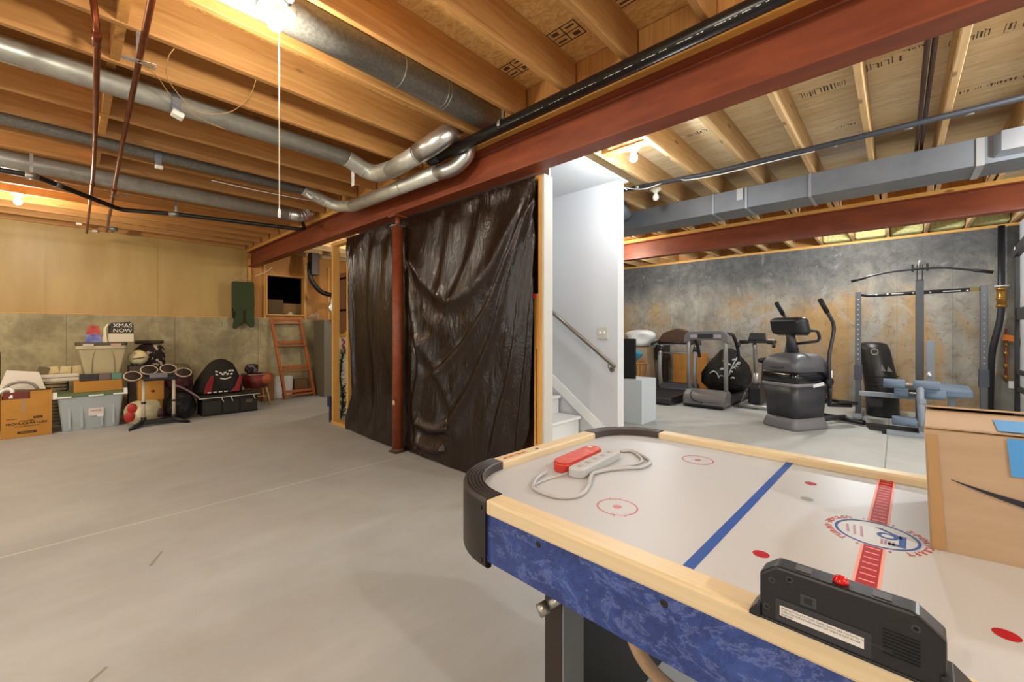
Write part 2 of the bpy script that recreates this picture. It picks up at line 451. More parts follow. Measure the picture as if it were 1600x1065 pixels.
# the mill stamps on the underside of the sheets; seen from below, lettering runs along the beams
def boxstamp(x, y):
    m = MB()
    for a0, b0, a1, b1 in ((-.10, -.07, .10, -.062), (-.10, .062, .10, .07), (-.10, -.07, -.092, .07), (.092, -.07, .10, .07), (-.10, -.004, .10, .004), (-.004, -.07, .004, .07), (-.075, .02, -.03, .05), (.03, -.05, .075, -.02), (.02, .03, .08, .045), (-.08, -.045, -.02, -.03)):
        m.box(x+b0, y+a0, 3.0195, x+b1, y+a1, 3.0202)
    m.build('stamp', INK, c1, True)
boxstamp(2.02, 1.44); boxstamp(2.0, 1.02); boxstamp(2.05, 1.87)
rs = random.Random(4)
def barstamp(x, y0, y1, h, dens=1.0):
    m = MB(); y = y0
    while y < y1:
        w = rs.choice((.004, .006, .010)); g = rs.choice((.008, .012, .03))
        a = rs.uniform(0, .3)*h; m.box(x-h/2+a, y, 3.0195, x+h/2-rs.uniform(0, .25)*h, y+w, 3.0202)
        if rs.random() < .35: m.box(x-h/2+a, y, 3.0195, x-h/2+a+.006, y+w+g*.8, 3.0202)
        y += w + g
    m.build('stamp', INK, c2, True)
barstamp(3.76, .27, .53, .10); barstamp(3.66, -.02, .16, .10); barstamp(3.70, -.40, -.22, .10); barstamp(3.72, -.66, -.45, .11)
barstamp(3.82, 1.22, 1.40, .07); barstamp(4.55, .26, .40, .05); barstamp(4.5, -.66, -.3, .06); barstamp(3.6, -.16, -.06, .03)

# ---------------------------------------------------------------- joists, blocks, beams
ORD = 'first second third fourth fifth sixth seventh eighth ninth tenth eleventh twelfth thirteenth fourteenth fifteenth sixteenth seventeenth eighteenth nineteenth twentieth twenty-first twenty-second twenty-third twenty-fourth'.split()
K = 20
for i in range(K):
    far = 8.86 - .4287*i - .0                     # counted from the far tan wall
    o = MB().box(-4.15, far-.038, 2.785, 2.262, far, 3.02).build('floor_joist', W_JOIST, bevel=.003, seg=1)
    tag(o, f'{ORD[i]} wooden floor joist from the far tan wall, on the left of the red beam', 'joist', 'floor joists of the left bay', 'thing')
for i in range(24):
    far = 8.79 - .43*i
    o = MB().box(2.325, far-.038, 2.785, 6.62, far, 3.02).build('floor_joist', W_JOISTR, bevel=.003, seg=1)
    tag(o, f'{ORD[i]} pale floor joist between the two red beams, counted from the far wall', 'joist', 'floor joists of the middle bay', 'thing')
for i in range(14):
    far = 4.43 - .43*i
    o = MB().box(6.22, far-.038, 2.785, 9.2, far, 3.02).build('floor_joist', W_JOISTR)
    tag(o, f'{ORD[i]} floor joist over the concrete gym wall, counted from the stairwell end', 'joist', 'floor joists of the gym bay', 'thing')
for i in range(21):
    far = 8.857 - .4287*i
    a = far - .4287 - .018
    if a < -.6: break
    o = MB().box(2.285, a, 2.785, 2.32, far-.0195, 3.015).build('joist_block', W_BLOCK)
    tag(o, f'{ORD[i]} wood block on the main red beam between joists, counted from the far wall', 'block', 'blocks on the main beam', 'thing')
for i in range(12):
    far = 4.43 - .43*i
    o = MB().box(6.625, far-.43+.004, 2.79, 6.655, far-.044, 3.015).build('joist_block', W_BLOCK)
    tag(o, f'{ORD[i]} wood block on the far red beam between joists, counted from the stairwell end', 'block', 'blocks on the far beam', 'thing')
for i in range(7):
    far = 8.857 - .4287*(i+8)
    o = MB().box(.17, far-.4287+.004, 2.885 if i in (1, 4) else 2.79, .21, far-.039, 3.0).build('joist_block', W_BLOCK)
    tag(o, f'{ORD[i]} short solid bridging block behind the copper pipes, counted from the far wall', 'block', 'bridging blocks in the left bay', 'thing')

def steel_beam(x, y0, y1, label):
    t = thing('steel_beam', label, 'beam', (x+.07, (y0+y1)/2, 2.467)); t['kind'] = 'thing'
    b = MB(); z0, z1 = 2.467, 2.742
    prof = [(0, 0), (.14, 0), (.14, .012), (.080, .014), (.075, .02), (.075, z1-z0-.02), (.080, z1-z0-.014), (.14, z1-z0-.012), (.14, z1-z0), (0, z1-z0), (0, z1-z0-.012), (.060, z1-z0-.014), (.065, z1-z0-.02), (.065, .02), (.060, .014), (0, .012)]
    b.prism(prof, y0, y1, Matrix(((1, 0, 0, x), (0, 0, 1, 0), (0, 1, 0, z0), (0, 0, 0, 1))))
    b.build('i_section', STEEL_RED, t, True)
    MB().box(x-.003, y0, z1, x+.143, y1, 2.785).build('nailer', W_PLATE, t, True); return t
steel_beam(2.30, -4.4, 8.9, 'long red primed steel beam crossing the middle of the ceiling over the black sheet')
steel_beam(6.41, -4.4, 8.6, 'red primed steel beam over the gym machines behind the square grey duct')

# ---------------------------------------------------------------- column
t = thing('steel_column', 'round red steel post under the main beam in front of black plastic', 'column', (2.37, 3.84, 0)); t['kind'] = 'thing'
MB().cyl((2.37, 3.84, .04), (2.37, 3.84, 2.36), .054, seg=28).build('post_tube', STEEL_RED, t, True)
MB().box(2.30, 3.77, 0, 2.435, 3.91, .012).tube([(2.37, 3.84, .012), (2.37, 3.84, .04)], [.075, .058], 20).build('base_plate', M('rusty_plate', '#5a4432', .7, .3), t, True)
MB().cyl((2.37, 3.84, 2.36), (2.37, 3.84, 2.452), .026).box(2.30, 3.77, 2.45, 2.44, 3.91, 2.467).build('screw_jack', STEEL_RED, t, True)
MB().cyl((2.30, 3.84, 2.365), (2.44, 3.84, 2.365), .007).box(2.31, 3.78, 2.355, 2.43, 3.90, 2.363).build('pin_collar', GALV, t, True)
MB().cyl((2.37-.055, 3.84-.012, .52), (2.37-.0535, 3.84-.012, .52), .026).build('bare_patch', M('bare_disc', '#c79a72', .6), t, True)

# ---------------------------------------------------------------- stud wall with the stair drywall
for y, lb in ((5.66, 'bare stud at the free far end of the partition frame'), (5.22, 'bare stud beside the far edge of the black sheet')):
    tag(MB().box(2.49, y, .038, 2.58, y+.038, 2.43).build('wall_stud', W_STUD, bevel=.002, seg=1), lb, 'stud', 'partition studs', 'thing')
tag(MB().box(2.49, 2.0, 0, 2.58, 5.72, .038).build('sole_plate', W_PLATE), 'flat wooden sole plate on the concrete below the black sheet', 'plate', None, 'thing')
tag(MB().box(2.49, 2.0, 2.43, 2.58, 5.72, 2.467).build('top_plate', W_PLATE), 'wooden top plate under the main red beam above the black sheet', 'plate', None, 'thing')
tag(MB().box(2.49, 2.0, .038, 2.58, 2.038, 2.43).build('wall_stud', W_STUD, bevel=.002, seg=1), 'tall yellow end stud against the drywall edge of the stairwell', 'stud', 'partition studs', 'thing')
tag(MB().box(2.49, 2.040, .038, 2.58, 2.08, .38).box(2.49, 2.040, 1.12, 2.58, 2.08, 1.55).box(2.55, 2.040, .38, 2.58, 2.08, 1.12).box(2.49, 2.040, .38, 2.55, 2.050, 1.12).box(2.49, 2.064, .38, 2.55, 2.08, 1.12).build('trimmer_stud', W_STUD, bevel=.002, seg=1), 'shorter notched stud nailed beside the tall end stud', 'stud', 'partition studs', 'thing')
ws = MB().box(2.58, 2.0, 0, 2.60, 5.0, 2.735).build('wall_stair', WHITE_WALL, kind='structure')
MB().box(2.495, 1.982, 0, 2.60, 2.0, 2.467).build('wall_end', M('grey_drywall_edge', '#c6c3bc', .8), kind='structure')
MB().box(3.67, 2.0, 0, 3.79, 5.1, 2.735).build('wall_stair', WHITE_WALL, kind='structure')
MB().box(2.60, 5.0, 0, 3.67, 5.1, 2.735).build('wall_stair', WHITE_WALL, kind='structure')
MB().box(2.445, 1.955, 2.735, 3.80, 5.1, 2.75).build('ceiling_stair', WHITE_WALL, kind='structure')
b = MB()
b.prism([(2.16, .20), (4.98, .20+.73*2.82), (4.98, .35+.73*2.82), (2.13, .30)], 3.655, 3.668, Matrix(((0, 0, 1, 0), (1, 0, 0, 0), (0, 1, 0, 0), (0, 0, 0, 1)))) 
b.build('baseboard_stair', M('white_trim', '#ececea', .5), kind='structure')
tag(MB().lathe([(.017, 0), (.023, .004), (.017, .008)], (2.478, 2.07, 1.53), 18, axis=(1, .6, 0)).build('ring_clip', M('red_clip', '#c0201c', .4)), 'small red plastic ring hanging on the end stud', 'clip', None, 'thing')

# ---------------------------------------------------------------- stairs and handrail
t = thing('staircase', 'white painted staircase rising behind the drywall end beside the black sheet', 'stairs', (3.1, 2.1, 0)); t['kind'] = 'thing'
SW = M('white_stair_paint', '#dcdcda', .5)
for i in range(10):
    z = .19*(i+1); y = 2.16+.26*i
    MB().box(2.61, y+.02, z-.19, 3.65, y+.035, z-.03).build('riser', SW, t, True)
    MB().box(2.61, y-.012, z-.03, 3.65, y+.28, z).build('tread', SW, t, True, bevel=.006)
t = thing('handrail', 'slanting brushed metal handrail on the white stair wall', 'handrail', (3.6, 2.4, 1.2)); t['kind'] = 'thing'
p0 = Vector((3.595, 1.99, .918)); p1 = Vector((3.595, 4.0, .918+.73*2.01))
MB().tube([p0, p1], .019, 16).build('rail', M('brushed_nickel', '#7c7368', .35, .9), t, True)
for yy in (2.06, 3.3):
    z = .918+.73*(yy-1.99)
    MB().tube(fillet([(3.595, yy, z-.015), (3.595, yy, z-.07), (3.667, yy, z-.085)], .03), .007, 8).cyl((3.66, yy, z-.085), (3.67, yy, z-.085), .028).build('bracket', M('nickel', '#8d857a', .35, .9), t, True)
t = thing('light_switch', 'double light switch plate on the white stair wall below head height', 'switch', (3.665, 2.165, 1.19)); t['kind'] = 'thing'
MB().box(3.660, 2.105, 1.185, 3.67, 2.225, 1.305).build('cover_plate', M('switch_almond', '#c9c6ba', .45), t, True, bevel=.003)
for yy in (2.14, 2.19): MB().box(3.648, yy-.006, 1.236, 3.662, yy+.006, 1.26, (0, .35, 0)).build('toggle', WHITE_P, t, True)

fl = bpy.data.objects['floor']; SCUFF = M('scuff_mark', '#96928a', .8)
for pts in ([(-.03, 2.03), (.10, 2.17), (.11, 2.16), (-.015, 2.02)], [(.30, 2.93), (.37, 3.08), (.38, 3.075), (.315, 2.925)], [(.12, 1.315), (.16, 1.325), (.165, 1.31), (.13, 1.30)], [(.10, 1.27), (.125, 1.29), (.145, 1.265), (.13, 1.262), (.122, 1.272)]):
    b = MB(); b.face([(x, y, .0006) for x, y in pts]); b.build('scuff', SCUFF, fl, True)
# ---------------------------------------------------------------- round ducts of the left bay
def ringbands(b, pts, r, every=.035, h=.004):
    """raised beads round an elbow"""
    L = 0
    for a, c in zip(pts, pts[1:]):
        L += (c-a).length
        if L > every:
            L = 0; d = (c-a).normalized()
            b.tube([a-d*.006, a, a+d*.006], [r+.0005, r+h, r+.0005], 24, caps=False)

DUCTM = M('galvanised_round', '#d2cec0', .38, .5, c2='#bdb9ac', scale=22, lo=.3, hi=.75)
DUCTD = M('dark_spangled_duct', '#9a968c', .5, .2, c2='#75726b', scale=60, lo=.3, hi=.7)
t = thing('round_duct', 'round galvanised duct crossing the left joists behind the copper pipes, elbowing beside the beam', 'duct', (0, 3.44, 2.65))
MB().cyl((-4.1, 3.56, 2.80), (1.72, 3.59, 2.80), .070, seg=32).build('duct_run', DUCTM, t, True)
e = fillet([(1.70, 3.59, 2.80), (1.97, 3.62, 2.73), (1.965, 3.24, 2.69)], .17, 10)
b = MB().tube(e, .073, 28, caps=False); ringbands(b, e, .073); b.build('elbow', DUCTM, t, True)
MB().cyl((1.965, 3.30, 2.688), (1.95, 2.83, 2.70), .072, seg=32).tube([(1.95, 2.845, 2.70), (1.95, 2.84, 2.70), (1.95, 2.83, 2.70), (1.95, 2.825, 2.70)], [.072, .078, .078, .072], 28).build('duct_offset', DUCTM, t, True)
e = fillet([(1.95, 2.85, 2.70), (1.95, 2.62, 2.72), (2.10, 2.54, 2.86)], .2, 5)
MB().tube(e, .078, 28).build('boot_elbow', ALU, t, True)
for x in (.50,):
    b = MB(); b.tube([(x-.022, 3.57, 2.80), (x+.022, 3.57, 2.80)], .0715, 28); b.box(x-.022, 3.485, 2.70, x+.022, 3.50, 2.80); b.build('hanger_strap', GALV_B, t, True)
MB().box(.47, 3.44, 2.665, .535, 3.51, 2.70, (0, .3, 0)).build('paper_tag', M('white_tag', '#f0e9d8', .7), t, True, bevel=.008)
MB().box(1.80, 3.66, 2.60, 1.81, 3.705, 2.755).build('hanging_tag', WHITE_P, t, True, bevel=.012)

t = thing('round_duct', 'thin spangled duct tucked between far joists with an elbow along the beam', 'duct', (0, 4.66, 2.7))
MB().cyl((-4.1, 4.76, 2.822), (1.80, 4.79, 2.822), .058, seg=28).build('duct_run', DUCTD, t, True)
e = fillet([(1.78, 4.79, 2.822), (2.15, 4.82, 2.72), (2.17, 4.38, 2.645)], .22, 10)
b = MB().tube(e, .062, 28, caps=False); ringbands(b, e, .062); b.build('elbow', DUCTM, t, True)
MB().cyl((2.163, 4.42, 2.645), (2.165, 2.88, 2.615), .063, seg=28).tube([(2.165, 3.42, 2.626), (2.165, 3.40, 2.625)], [.066, .066], 28).build('duct_offset', DUCTM, t, True)
e = fillet([(2.165, 2.90, 2.614), (2.20, 2.70, 2.612), (2.235, 2.58, 2.69), (2.24, 2.56, 2.775)], .2, 5)
MB().tube(e, .060, 28).build('boot_elbow', ALU, t, True)
b = MB(); b.tube([(.53, 4.78, 2.822), (.57, 4.78, 2.822)], .06, 24); b.box(.53, 4.71, 2.70, .57, 4.725, 2.82); b.build('hanger_strap', GALV_B, t, True)
MB().box(.525, 4.685, 2.672, .58, 4.725, 2.702).build('paper_tag', M('white_tag', '#f0e9d8', .7), t, True, bevel=.008)
MB().tube(spline([(1.80, 4.74, 2.765), (1.83, 4.70, 2.725), (1.87, 4.72, 2.755), (1.93, 4.74, 2.745)], 5), .014, 8).build('white_tape', WHITE_P, t, True)

t = thing('round_duct', 'large bright round duct below the far left joists, taped where it meets the beam', 'duct', (0, 5.46, 2.62))
MB().cyl((-4.1, 5.60, 2.744), (1.92, 5.64, 2.744), .078, seg=32).build('duct_run', DUCTM, t, True)
e = fillet([(1.91, 5.64, 2.744), (2.10, 5.64, 2.75), (2.20, 5.64, 2.86)], .1, 6)
b = MB().tube(e, .076, 24); ringbands(b, e, .076, .03, .007); b.build('taped_end', ALU, t, True)

t = thing('round_duct', 'wide dark spangled duct between the joists beside the burning bulb', 'duct', (0, 2.29, 2.78))
dr = MB().cyl((-4.1, 2.29, 2.885), (2.25, 2.29, 2.885), .094, seg=36).build('duct_run', DUCTD, t, True)
for x in (1.42, 1.75, 1.775): MB().tube([(x-.004, 2.29, 2.885), (x, 2.29, 2.885), (x+.004, 2.29, 2.885)], [.094, .0975, .094], 32, caps=False).build('joint_bead', GALV, dr, True)

# ---------------------------------------------------------------- drain pipes
t = thing('drain_pipe', 'glossy black plastic drain pipe strapped along the near side of the main beam', 'pipe', (2.13, 0, 2.69))
b = MB().cyl((2.13, 2.83, 2.722), (2.13, -4.3, 2.736), .043, seg=28); b.tube(fillet([(2.13, 2.80, 2.722), (2.13, 2.95, 2.722), (2.17, 3.0, 2.83)], .08, 6), .046, 24)
pr = b.build('pipe_run', M('abs_plastic', '#191716', .3), t, True)
WT = M('pipe_print', '#d9d6cc', .6)
b = MB(); rr = random.Random(9); y = 2.45
while y > -.2:
    w = rr.choice((.012, .02, .035, .05)); 
    b.box(2.094, y-w, 2.7, 2.0955, y, 2.7+rr.choice((.005, .007, .009)), None); y -= w + rr.choice((.008, .012, .02, .05))
b.build('white_print', WT, pr, True)
b = MB(); b.tube([(2.13, 2.085, 2.729), (2.13, 2.060, 2.729)], .0448, 28, caps=False); b.box(2.122, 2.055, 2.77, 2.138, 2.075, 2.95, None)
b.build('hanger_strap', M('perforated_strap', '#c9c2b2', .4, .7, c2='#6a655c', scale=60), t, True)

t = thing('drain_pipe', 'dark drain pipe with clamped joints running under the far left joists', 'pipe', (.3, 6.3, 2.69))
pts = fillet([(-4.1, 5.55, 2.60), (-.178, 5.42, 2.59), (.41, 6.22, 2.59), (.83, 6.00, 2.59), (2.15, 5.72, 2.60), (2.2, 5.97, 2.78)], .08, 4)
MB().tube(pts, .023, 14).build('pipe_run', BLACK, t, True)
for a, c in (((-.24, 5.422, 2.59), (-.16, 5.445, 2.59)), ((-.07, 5.567, 2.59), (-.04, 5.608, 2.59)), ((.79, 6.02, 2.59), (.88, 5.99, 2.59))):
    MB().cyl(a, c, .029, seg=14).build('clamp_coupling', GALV, t, True)
for x, y in ((-.20, 5.435), (.85, 6.0)): MB().box(x-.01, y-.003, 2.60, x+.01, y+.003, 2.785).build('hanger_strap', GALV, t, True)

def copper(lbl, pts, fit):
    t = thing('copper_pipe', lbl, 'pipe', (pts[0][0], 4, 2.75))
    cp = MB().tube(pts, .0135, 12).build('pipe_run', COPPER, t, True)
    for a, c, r in fit: MB().cyl(a, c, r, seg=14).build('solder_fitting', COPPER, cp, True)
    return t
t = copper('copper pipe with a soldered elbow, left one of the pair hung below the left joists', fillet([(.07, 2.66, 2.90), (.098, 2.69, 2.64), (.127, 3.6, 2.64), (.165, 5.14, 2.64), (.20, 8.3, 2.64)], .05), [((.099, 2.72, 2.64), (.102, 2.84, 2.64), .0175), ((.072, 2.662, 2.84), (.07, 2.66, 2.88), .02), ((.17, 5.5, 2.64), (.172, 5.56, 2.64), .018)])
t = copper('copper pipe with a wire tie, right one of the pair hung below the left joists', [(.240, 1.2, 2.64), (.245, 2.29, 2.64), (.258, 2.95, 2.64), (.286, 4.27, 2.64), (.325, 5.69, 2.64), (.385, 8.0, 2.64)], [((.32, 5.55, 2.64), (.325, 5.68, 2.64), .018)])
b = MB()
for k in range(5): b.tube([(.19, 2.83+.014*k, 2.63+.004*k), (.32, 2.79+.016*k, 2.625)], .0022, 6)
b.build('wire_tie', GALV, t, True)
MB().tube([(.31, 5.70, 2.62), (.335, 5.75, 2.615), (.44, 5.66, 2.63)], .006, 6).build('strap_hook', GALV, t, True)
for y, x in ((2.84, .256), (5.84, .329), (7.55, .374)): MB().box(x-.012, y-.003, 2.625, x+.012, y+.003, 2.785).build('hanger_strap', GALV, t, True)

# ---------------------------------------------------------------- loose wires
WIRE = M('pale_wire', '#c79a5c', .5)
def wire(lbl, pts, r, mat, name='loose_wire', cat='wire'):
    return tag(MB().tube(spline(pts, 8), r, 6).build(name, mat), lbl, cat)
wire('thin curly wire looping below the joists beside the second copper pipe', [(.30, 2.90, 2.66), (.35, 3.0, 2.66), (.45, 3.25, 2.68), (.58, 3.40, 2.685), (.66, 3.46, 2.69), (.78, 3.52, 2.70)], .0025, WIRE)
wire('thin wire hanging in a wide arc from the joist left of the pull string', [(.40, 2.87, 2.785), (.385, 2.95, 2.76), (.42, 3.20, 2.76), (.58, 3.36, 2.70), (.74, 3.28, 2.72), (.80, 3.05, 2.76), (.79, 2.86, 2.79)], .0025, WIRE)
wire('thin cable stapled along the far joists below the round duct', [(1.0, 5.06, 2.78), (1.3, 5.0, 2.76), (1.7, 4.98, 2.765), (2.05, 4.96, 2.775)], .004, WHITE_P)

# ---------------------------------------------------------------- lamps and boxes
GLOW = emit('bulb_glow', (1, .86, .58, 1), 26); GLOWC = emit('led_glow', (1, .98, .95, 1), 22)
PORC = M('porcelain', '#e9e2d0', .3); BULBOFF = M('frosted_bulb', '#efeadc', .25)
def lampholder(lbl, x, y, z, lit, glow=None, rot=0, r=.062, drop=.105, name='lampholder'):
    t = thing(name, lbl, 'light', (x, y, z))
    MB().lathe([(.058, 0), (.058, -.006), (.05, -.02), (.028, -.028), (.024, -.045)], (0, 0, 0), 24).build('socket_base', PORC, t)
    MB().lathe([(.014, -.04), (.017, -.055), (.03, -.075), (.033, -.092), (.028, -.112), (.014, -.124), (0, -.127)], (0, 0, 0), 24).build('bulb', glow if lit else BULBOFF, t)
    return t
t = lampholder('burning bare bulb with a long pull string under the left joists', .655, 2.095, 2.762, True, GLOW)
MB().box(.60, 2.014, 2.762, .71, 2.19, 2.80).build('mounting_box', GALV_B, t, True)
MB().ball((.715, 2.07, 2.738), .026).ball((.60, 2.05, 2.745), .03).build('side_knob', PORC, t, True)
MB().tube([(.675, 2.105, 2.74), (.677, 2.107, 1.82)], .0022, 6).build('pull_string', M('white_string', '#f3e7c8', .7), t, True)
MB().lathe([(.003, .04), (.006, .03), (.007, .0), (0, -.004)], (.677, 2.107, 1.785), 12).build('string_bell', WHITE_P, t, True)
lampholder('small bare bulb below the far left joists above the drain pipe', -.36, 7.126, 2.785, True, GLOW)
t = lampholder('bright white bulb in a round socket on the joist beside the stairwell ceiling', 3.20, 1.60, 2.785, True, GLOWC)
MB().box(3.15, 1.481, 2.785, 3.25, 1.871, 2.80).build('mounting_bar', W_BLOCK, t, True)
lampholder('unlit white bulb in a socket behind the grey pipe near the stairwell', 4.30, 1.895, 2.785, False)
tag(MB().lathe([(.05, 0), (.05, -.045), (0, -.045)], (.475, 8.41, 2.785), 20).cyl((.475, 8.41, 2.76), (.47, 8.52, 2.75), .02).build('junction_box', M('box_metal', '#8d8f8b', .45, .6)), 'round metal junction box on the far joists beside the copper pipe end', 'box')
for x, y, lb in ((.127, 8.41, 'small white cable clip left of the copper pipe ends near the tan wall'), (.30, 8.84, 'small white cable clip right of the copper pipe ends')):
    tag(MB().box(x-.03, y-.02, 2.755, x+.03, y+.02, 2.785).build('cable_clip', WHITE_P, bevel=.006), lb, 'clip', 'white cable clips')

# ---------------------------------------------------------------- middle bay: square duct, conduit, pipes
t = thing('rectangular_duct', 'long square sheet metal duct hung below the middle bay joists', 'duct', (5.09, 0, 2.567))
MB().box(4.90, -4.3, 2.567, 5.28, 4.6, 2.783).build('duct_body', GALV_B, t, True, bevel=.003)
for y in (1.50, 1.17, .62, -1.4):
    MB().box(4.886, y-.012, 2.556, 5.292, y+.012, 2.785).build('joint_cleat', M('cleat', '#a4a9b0', .4, .7), t, True, bevel=.004)
MB().box(4.884, -.50, 2.5575, 5.29, -.455, 2.775).build('tape_strip', M('silver_tape', '#c3c6c8', .35, .6), t, True)
MB().box(4.8845, 1.20, 2.66, 4.9, 1.26, 2.78).build('tape_strip', M('silver_tape', '#c3c6c8', .35, .6), t, True)
b = MB(); b.loft([[(4.90, -.545, 2.60), (4.90, -.545, 2.775), (4.90, -1.1, 2.775), (4.90, -1.1, 2.60)], [(4.80, -.575, 2.62), (4.80, -.575, 2.77), (4.80, -1.1, 2.77), (4.80, -1.1, 2.62)]], smooth=False)
b.build('branch_collar', M('bright_sheet', '#b9bec4', .35, .75), t, True)

t = thing('flexible_duct', 'short grey duct elbow rising behind the square duct beside the stairwell wall', 'duct', (4.6, 2.2, 2.7))
MB().tube(fillet([(4.2, 2.56, 2.89), (4.62, 2.53, 2.88), (4.80, 2.50, 2.70)], .12, 6), .075, 20).build('elbow', M('dull_duct', '#7e858e', .5, .5), t, True)
MB().cyl((3.9, 2.95, 2.9), (4.7, 2.90, 2.86), .06, seg=20).build('duct_run', M('dull_duct', '#7e858e', .5, .5), t, True)

t = thing('insulated_pipe', 'dark grey pipe clipped under the joists in front of the square duct', 'pipe', (4.2, 0, 2.74))
MB().tube([(4.02, 2.16, 2.757), (4.16, 1.3, 2.757), (4.22, -4.2, 2.757)], .021, 16).build('pipe_run', M('pipe_foam', '#303238', .6), t, True)
for y in (1.98, 1.53, .82, .37, -.06, -.36):
    x = 4.05 if y > 1.8 else 4.15 if y > 1.2 else 4.2
    MB().cyl((x, y-.022, 2.757), (x, y+.022, 2.757), .025, seg=16).build('pipe_clip', GALV, t, True)
wire('thin white cable sagging along the grey insulated pipe', [(4.0, 2.1, 2.77), (4.04, 1.9, 2.72), (4.1, 1.62, 2.768), (4.11, 1.50, 2.73), (4.15, 1.2, 2.72), (4.18, .82, 2.735), (4.2, .5, 2.74)], .0045, WHITE_P, 'white_cable', 'cable')
wire('white cable end curling beside the drywall corner under the joists', [(3.78, 2.06, 2.78), (3.80, 2.03, 2.72), (3.84, 1.99, 2.68)], .006, WHITE_P, 'white_cable', 'cable')
t = thing('copper_pipe', 'pair of brown pipes running along the joist toward the square duct', 'pipe', (3.6, -.13, 2.8))
for y in (-.120, -.150): MB().cyl((2.46, y, 2.83), (5.4, y, 2.83), .0125, seg=12).build('pipe_run', M('brown_pipe', '#4d342c', .4, .4), t, True)
for i, (y0, y1) in enumerate(((.565, .947), (.135, .517), (-.295, .087), (-.725, -.343), (-1.155, -.773))):
    o = MB().box(8.92, y0, 2.80, 9.19, y1, 2.99).build('insulation_batt', M('yellow_fibreglass', '#c9c48a', .95, c2='#a9a36a', scale=30, bump=.6), bevel=.03)
    tag(o, f'{ORD[i]} yellow fibreglass batt over the gym wall, from the left', 'insulation', 'fibreglass batts')
# ---------------------------------------------------------------- air hockey table
TAB = thing('air_hockey_table', 'big table with white rink top, blue marbled sides and pale wood rails', 'game table', (1.30, .037, 0), math.radians(-1.4))
MAPLE = M('maple_rail', '#dccba8', .42, c2='#d2be96', scale=2.5, stretch=(40, .6, 40), lo=.3, hi=.7)
CAPM = M('grooved_black_cap', '#3a3230', .42); CAPD = M('corner_panel_black', '#1c1411', .38)
def m_marble():
    k = NT('blue_marble_laminate'); v = k.co((1, 1, 1))
    a = k.noise(v, 10, 9, .72, .5); b = k.noise(v, 13, 9, .75, .5); c = k.noise(k.co((1, 1, 1.8), rot=(.7, 0, 0)), 9, 9, .7, .5)
    col = k.mix(k.ramp(a, .3, .7), lin('#20306c'), lin('#34509a'))
    vein = k.ramp(k.math('ABSOLUTE', k.math('SUBTRACT', c, .5)), .03, .0)
    col = k.mix(k.math('MULTIPLY', vein, .32), col, lin('#8d9cd2'))
    dk = k.ramp(k.math('ABSOLUTE', k.math('SUBTRACT', b, .5)), .025, .0)
    col = k.mix(k.math('MULTIPLY', dk, .6), col, lin('#1a2148'))
    col = k.mix(k.math('MULTIPLY', k.ramp(b, .58, .72), .22), col, lin('#5d70b4'))
    k.set(col, .32); return k.m
MARBLE = m_marble()
FIELD = M('white_playfield', '#b9bdc2', .4, spec=.35); M_RED = M('rink_red', '#a81822', .5, spec=.15); M_PINK = M('rink_pink', '#eca79c', .5, spec=.15); M_BLUE = M('rink_blue', '#2a50a0', .5, spec=.2)
M_GREY = M('hole_grey', '#8d8a84', .5); M_LTR = M('ring_letter_red', '#b4453a', .4); M_DKR = M('emblem_dark_red', '#8c3038', .4); M_CIRC = M('faceoff_red', '#b8606a', .4)
HW, HL, R0 = .55, 1.02, .26

b = MB(); b.prism(rrect(2*HW-.10, 2*HL-.10, .21, 10), .752, .775)
zt = .7754
def flat(poly, mi, dz=0): b.face([(x, y, zt+dz) for x, y in poly], mi)
def strip_y(y0, y1, x0, x1, mi, dz=0): flat([(x0, y0), (x1, y0), (x1, y1), (x0, y1)], mi, dz)
def ring(cx, cy, r0, r1, mi, n=48, a0=0, a1=2*PI, dz=0):
    for i in range(n):
        p, q = a0+(a1-a0)*i/n, a0+(a1-a0)*(i+1)/n
        flat([(cx+r0*math.cos(p), cy+r0*math.sin(p)), (cx+r1*math.cos(p), cy+r1*math.sin(p)), (cx+r1*math.cos(q), cy+r1*math.sin(q)), (cx+r0*math.cos(q), cy+r0*math.sin(q))], mi, dz)
def disc(cx, cy, r, mi, n=24, dz=0): flat([(cx+r*math.cos(2*PI*i/n), cy+r*math.sin(2*PI*i/n)) for i in range(n)], mi, dz)
for s in (1, -1):
    strip_y(s*.262-.011, s*.262+.011, -.49, .49, 3)
    for x in (-.29, .29):
        ring(x, s*.515, .050, .055, 4); disc(x, s*.515, .012, 4)
        for k in range(2):
            a = PI*.2 + k*PI
            for da in (-.25, .25): flat([(x+math.cos(a+da)*r - math.sin(a+da)*w, s*.515+math.sin(a+da)*r + math.cos(a+da)*w) for r, w in ((.055, -.002), (.062, -.002), (.062, .002), (.055, .002))], 4)
        disc(x, s*.17, .016, 1)
disc(.135, .155, .016, 5)
for x0, x1 in ((-.49, -.080), (.080, .49)):
    strip_y(-.021, .021, x0, x1, 2); strip_y(-.016, .016, x0, x1, 1, .0002)
    n = 15
    for i in range(n):
        x = x0+(x1-x0)*(i+.5)/n; strip_y(-.012, .012, x-.0022, x+.0022, 2, .0004)
ring(0, 0, .071, .077, 3, 64)
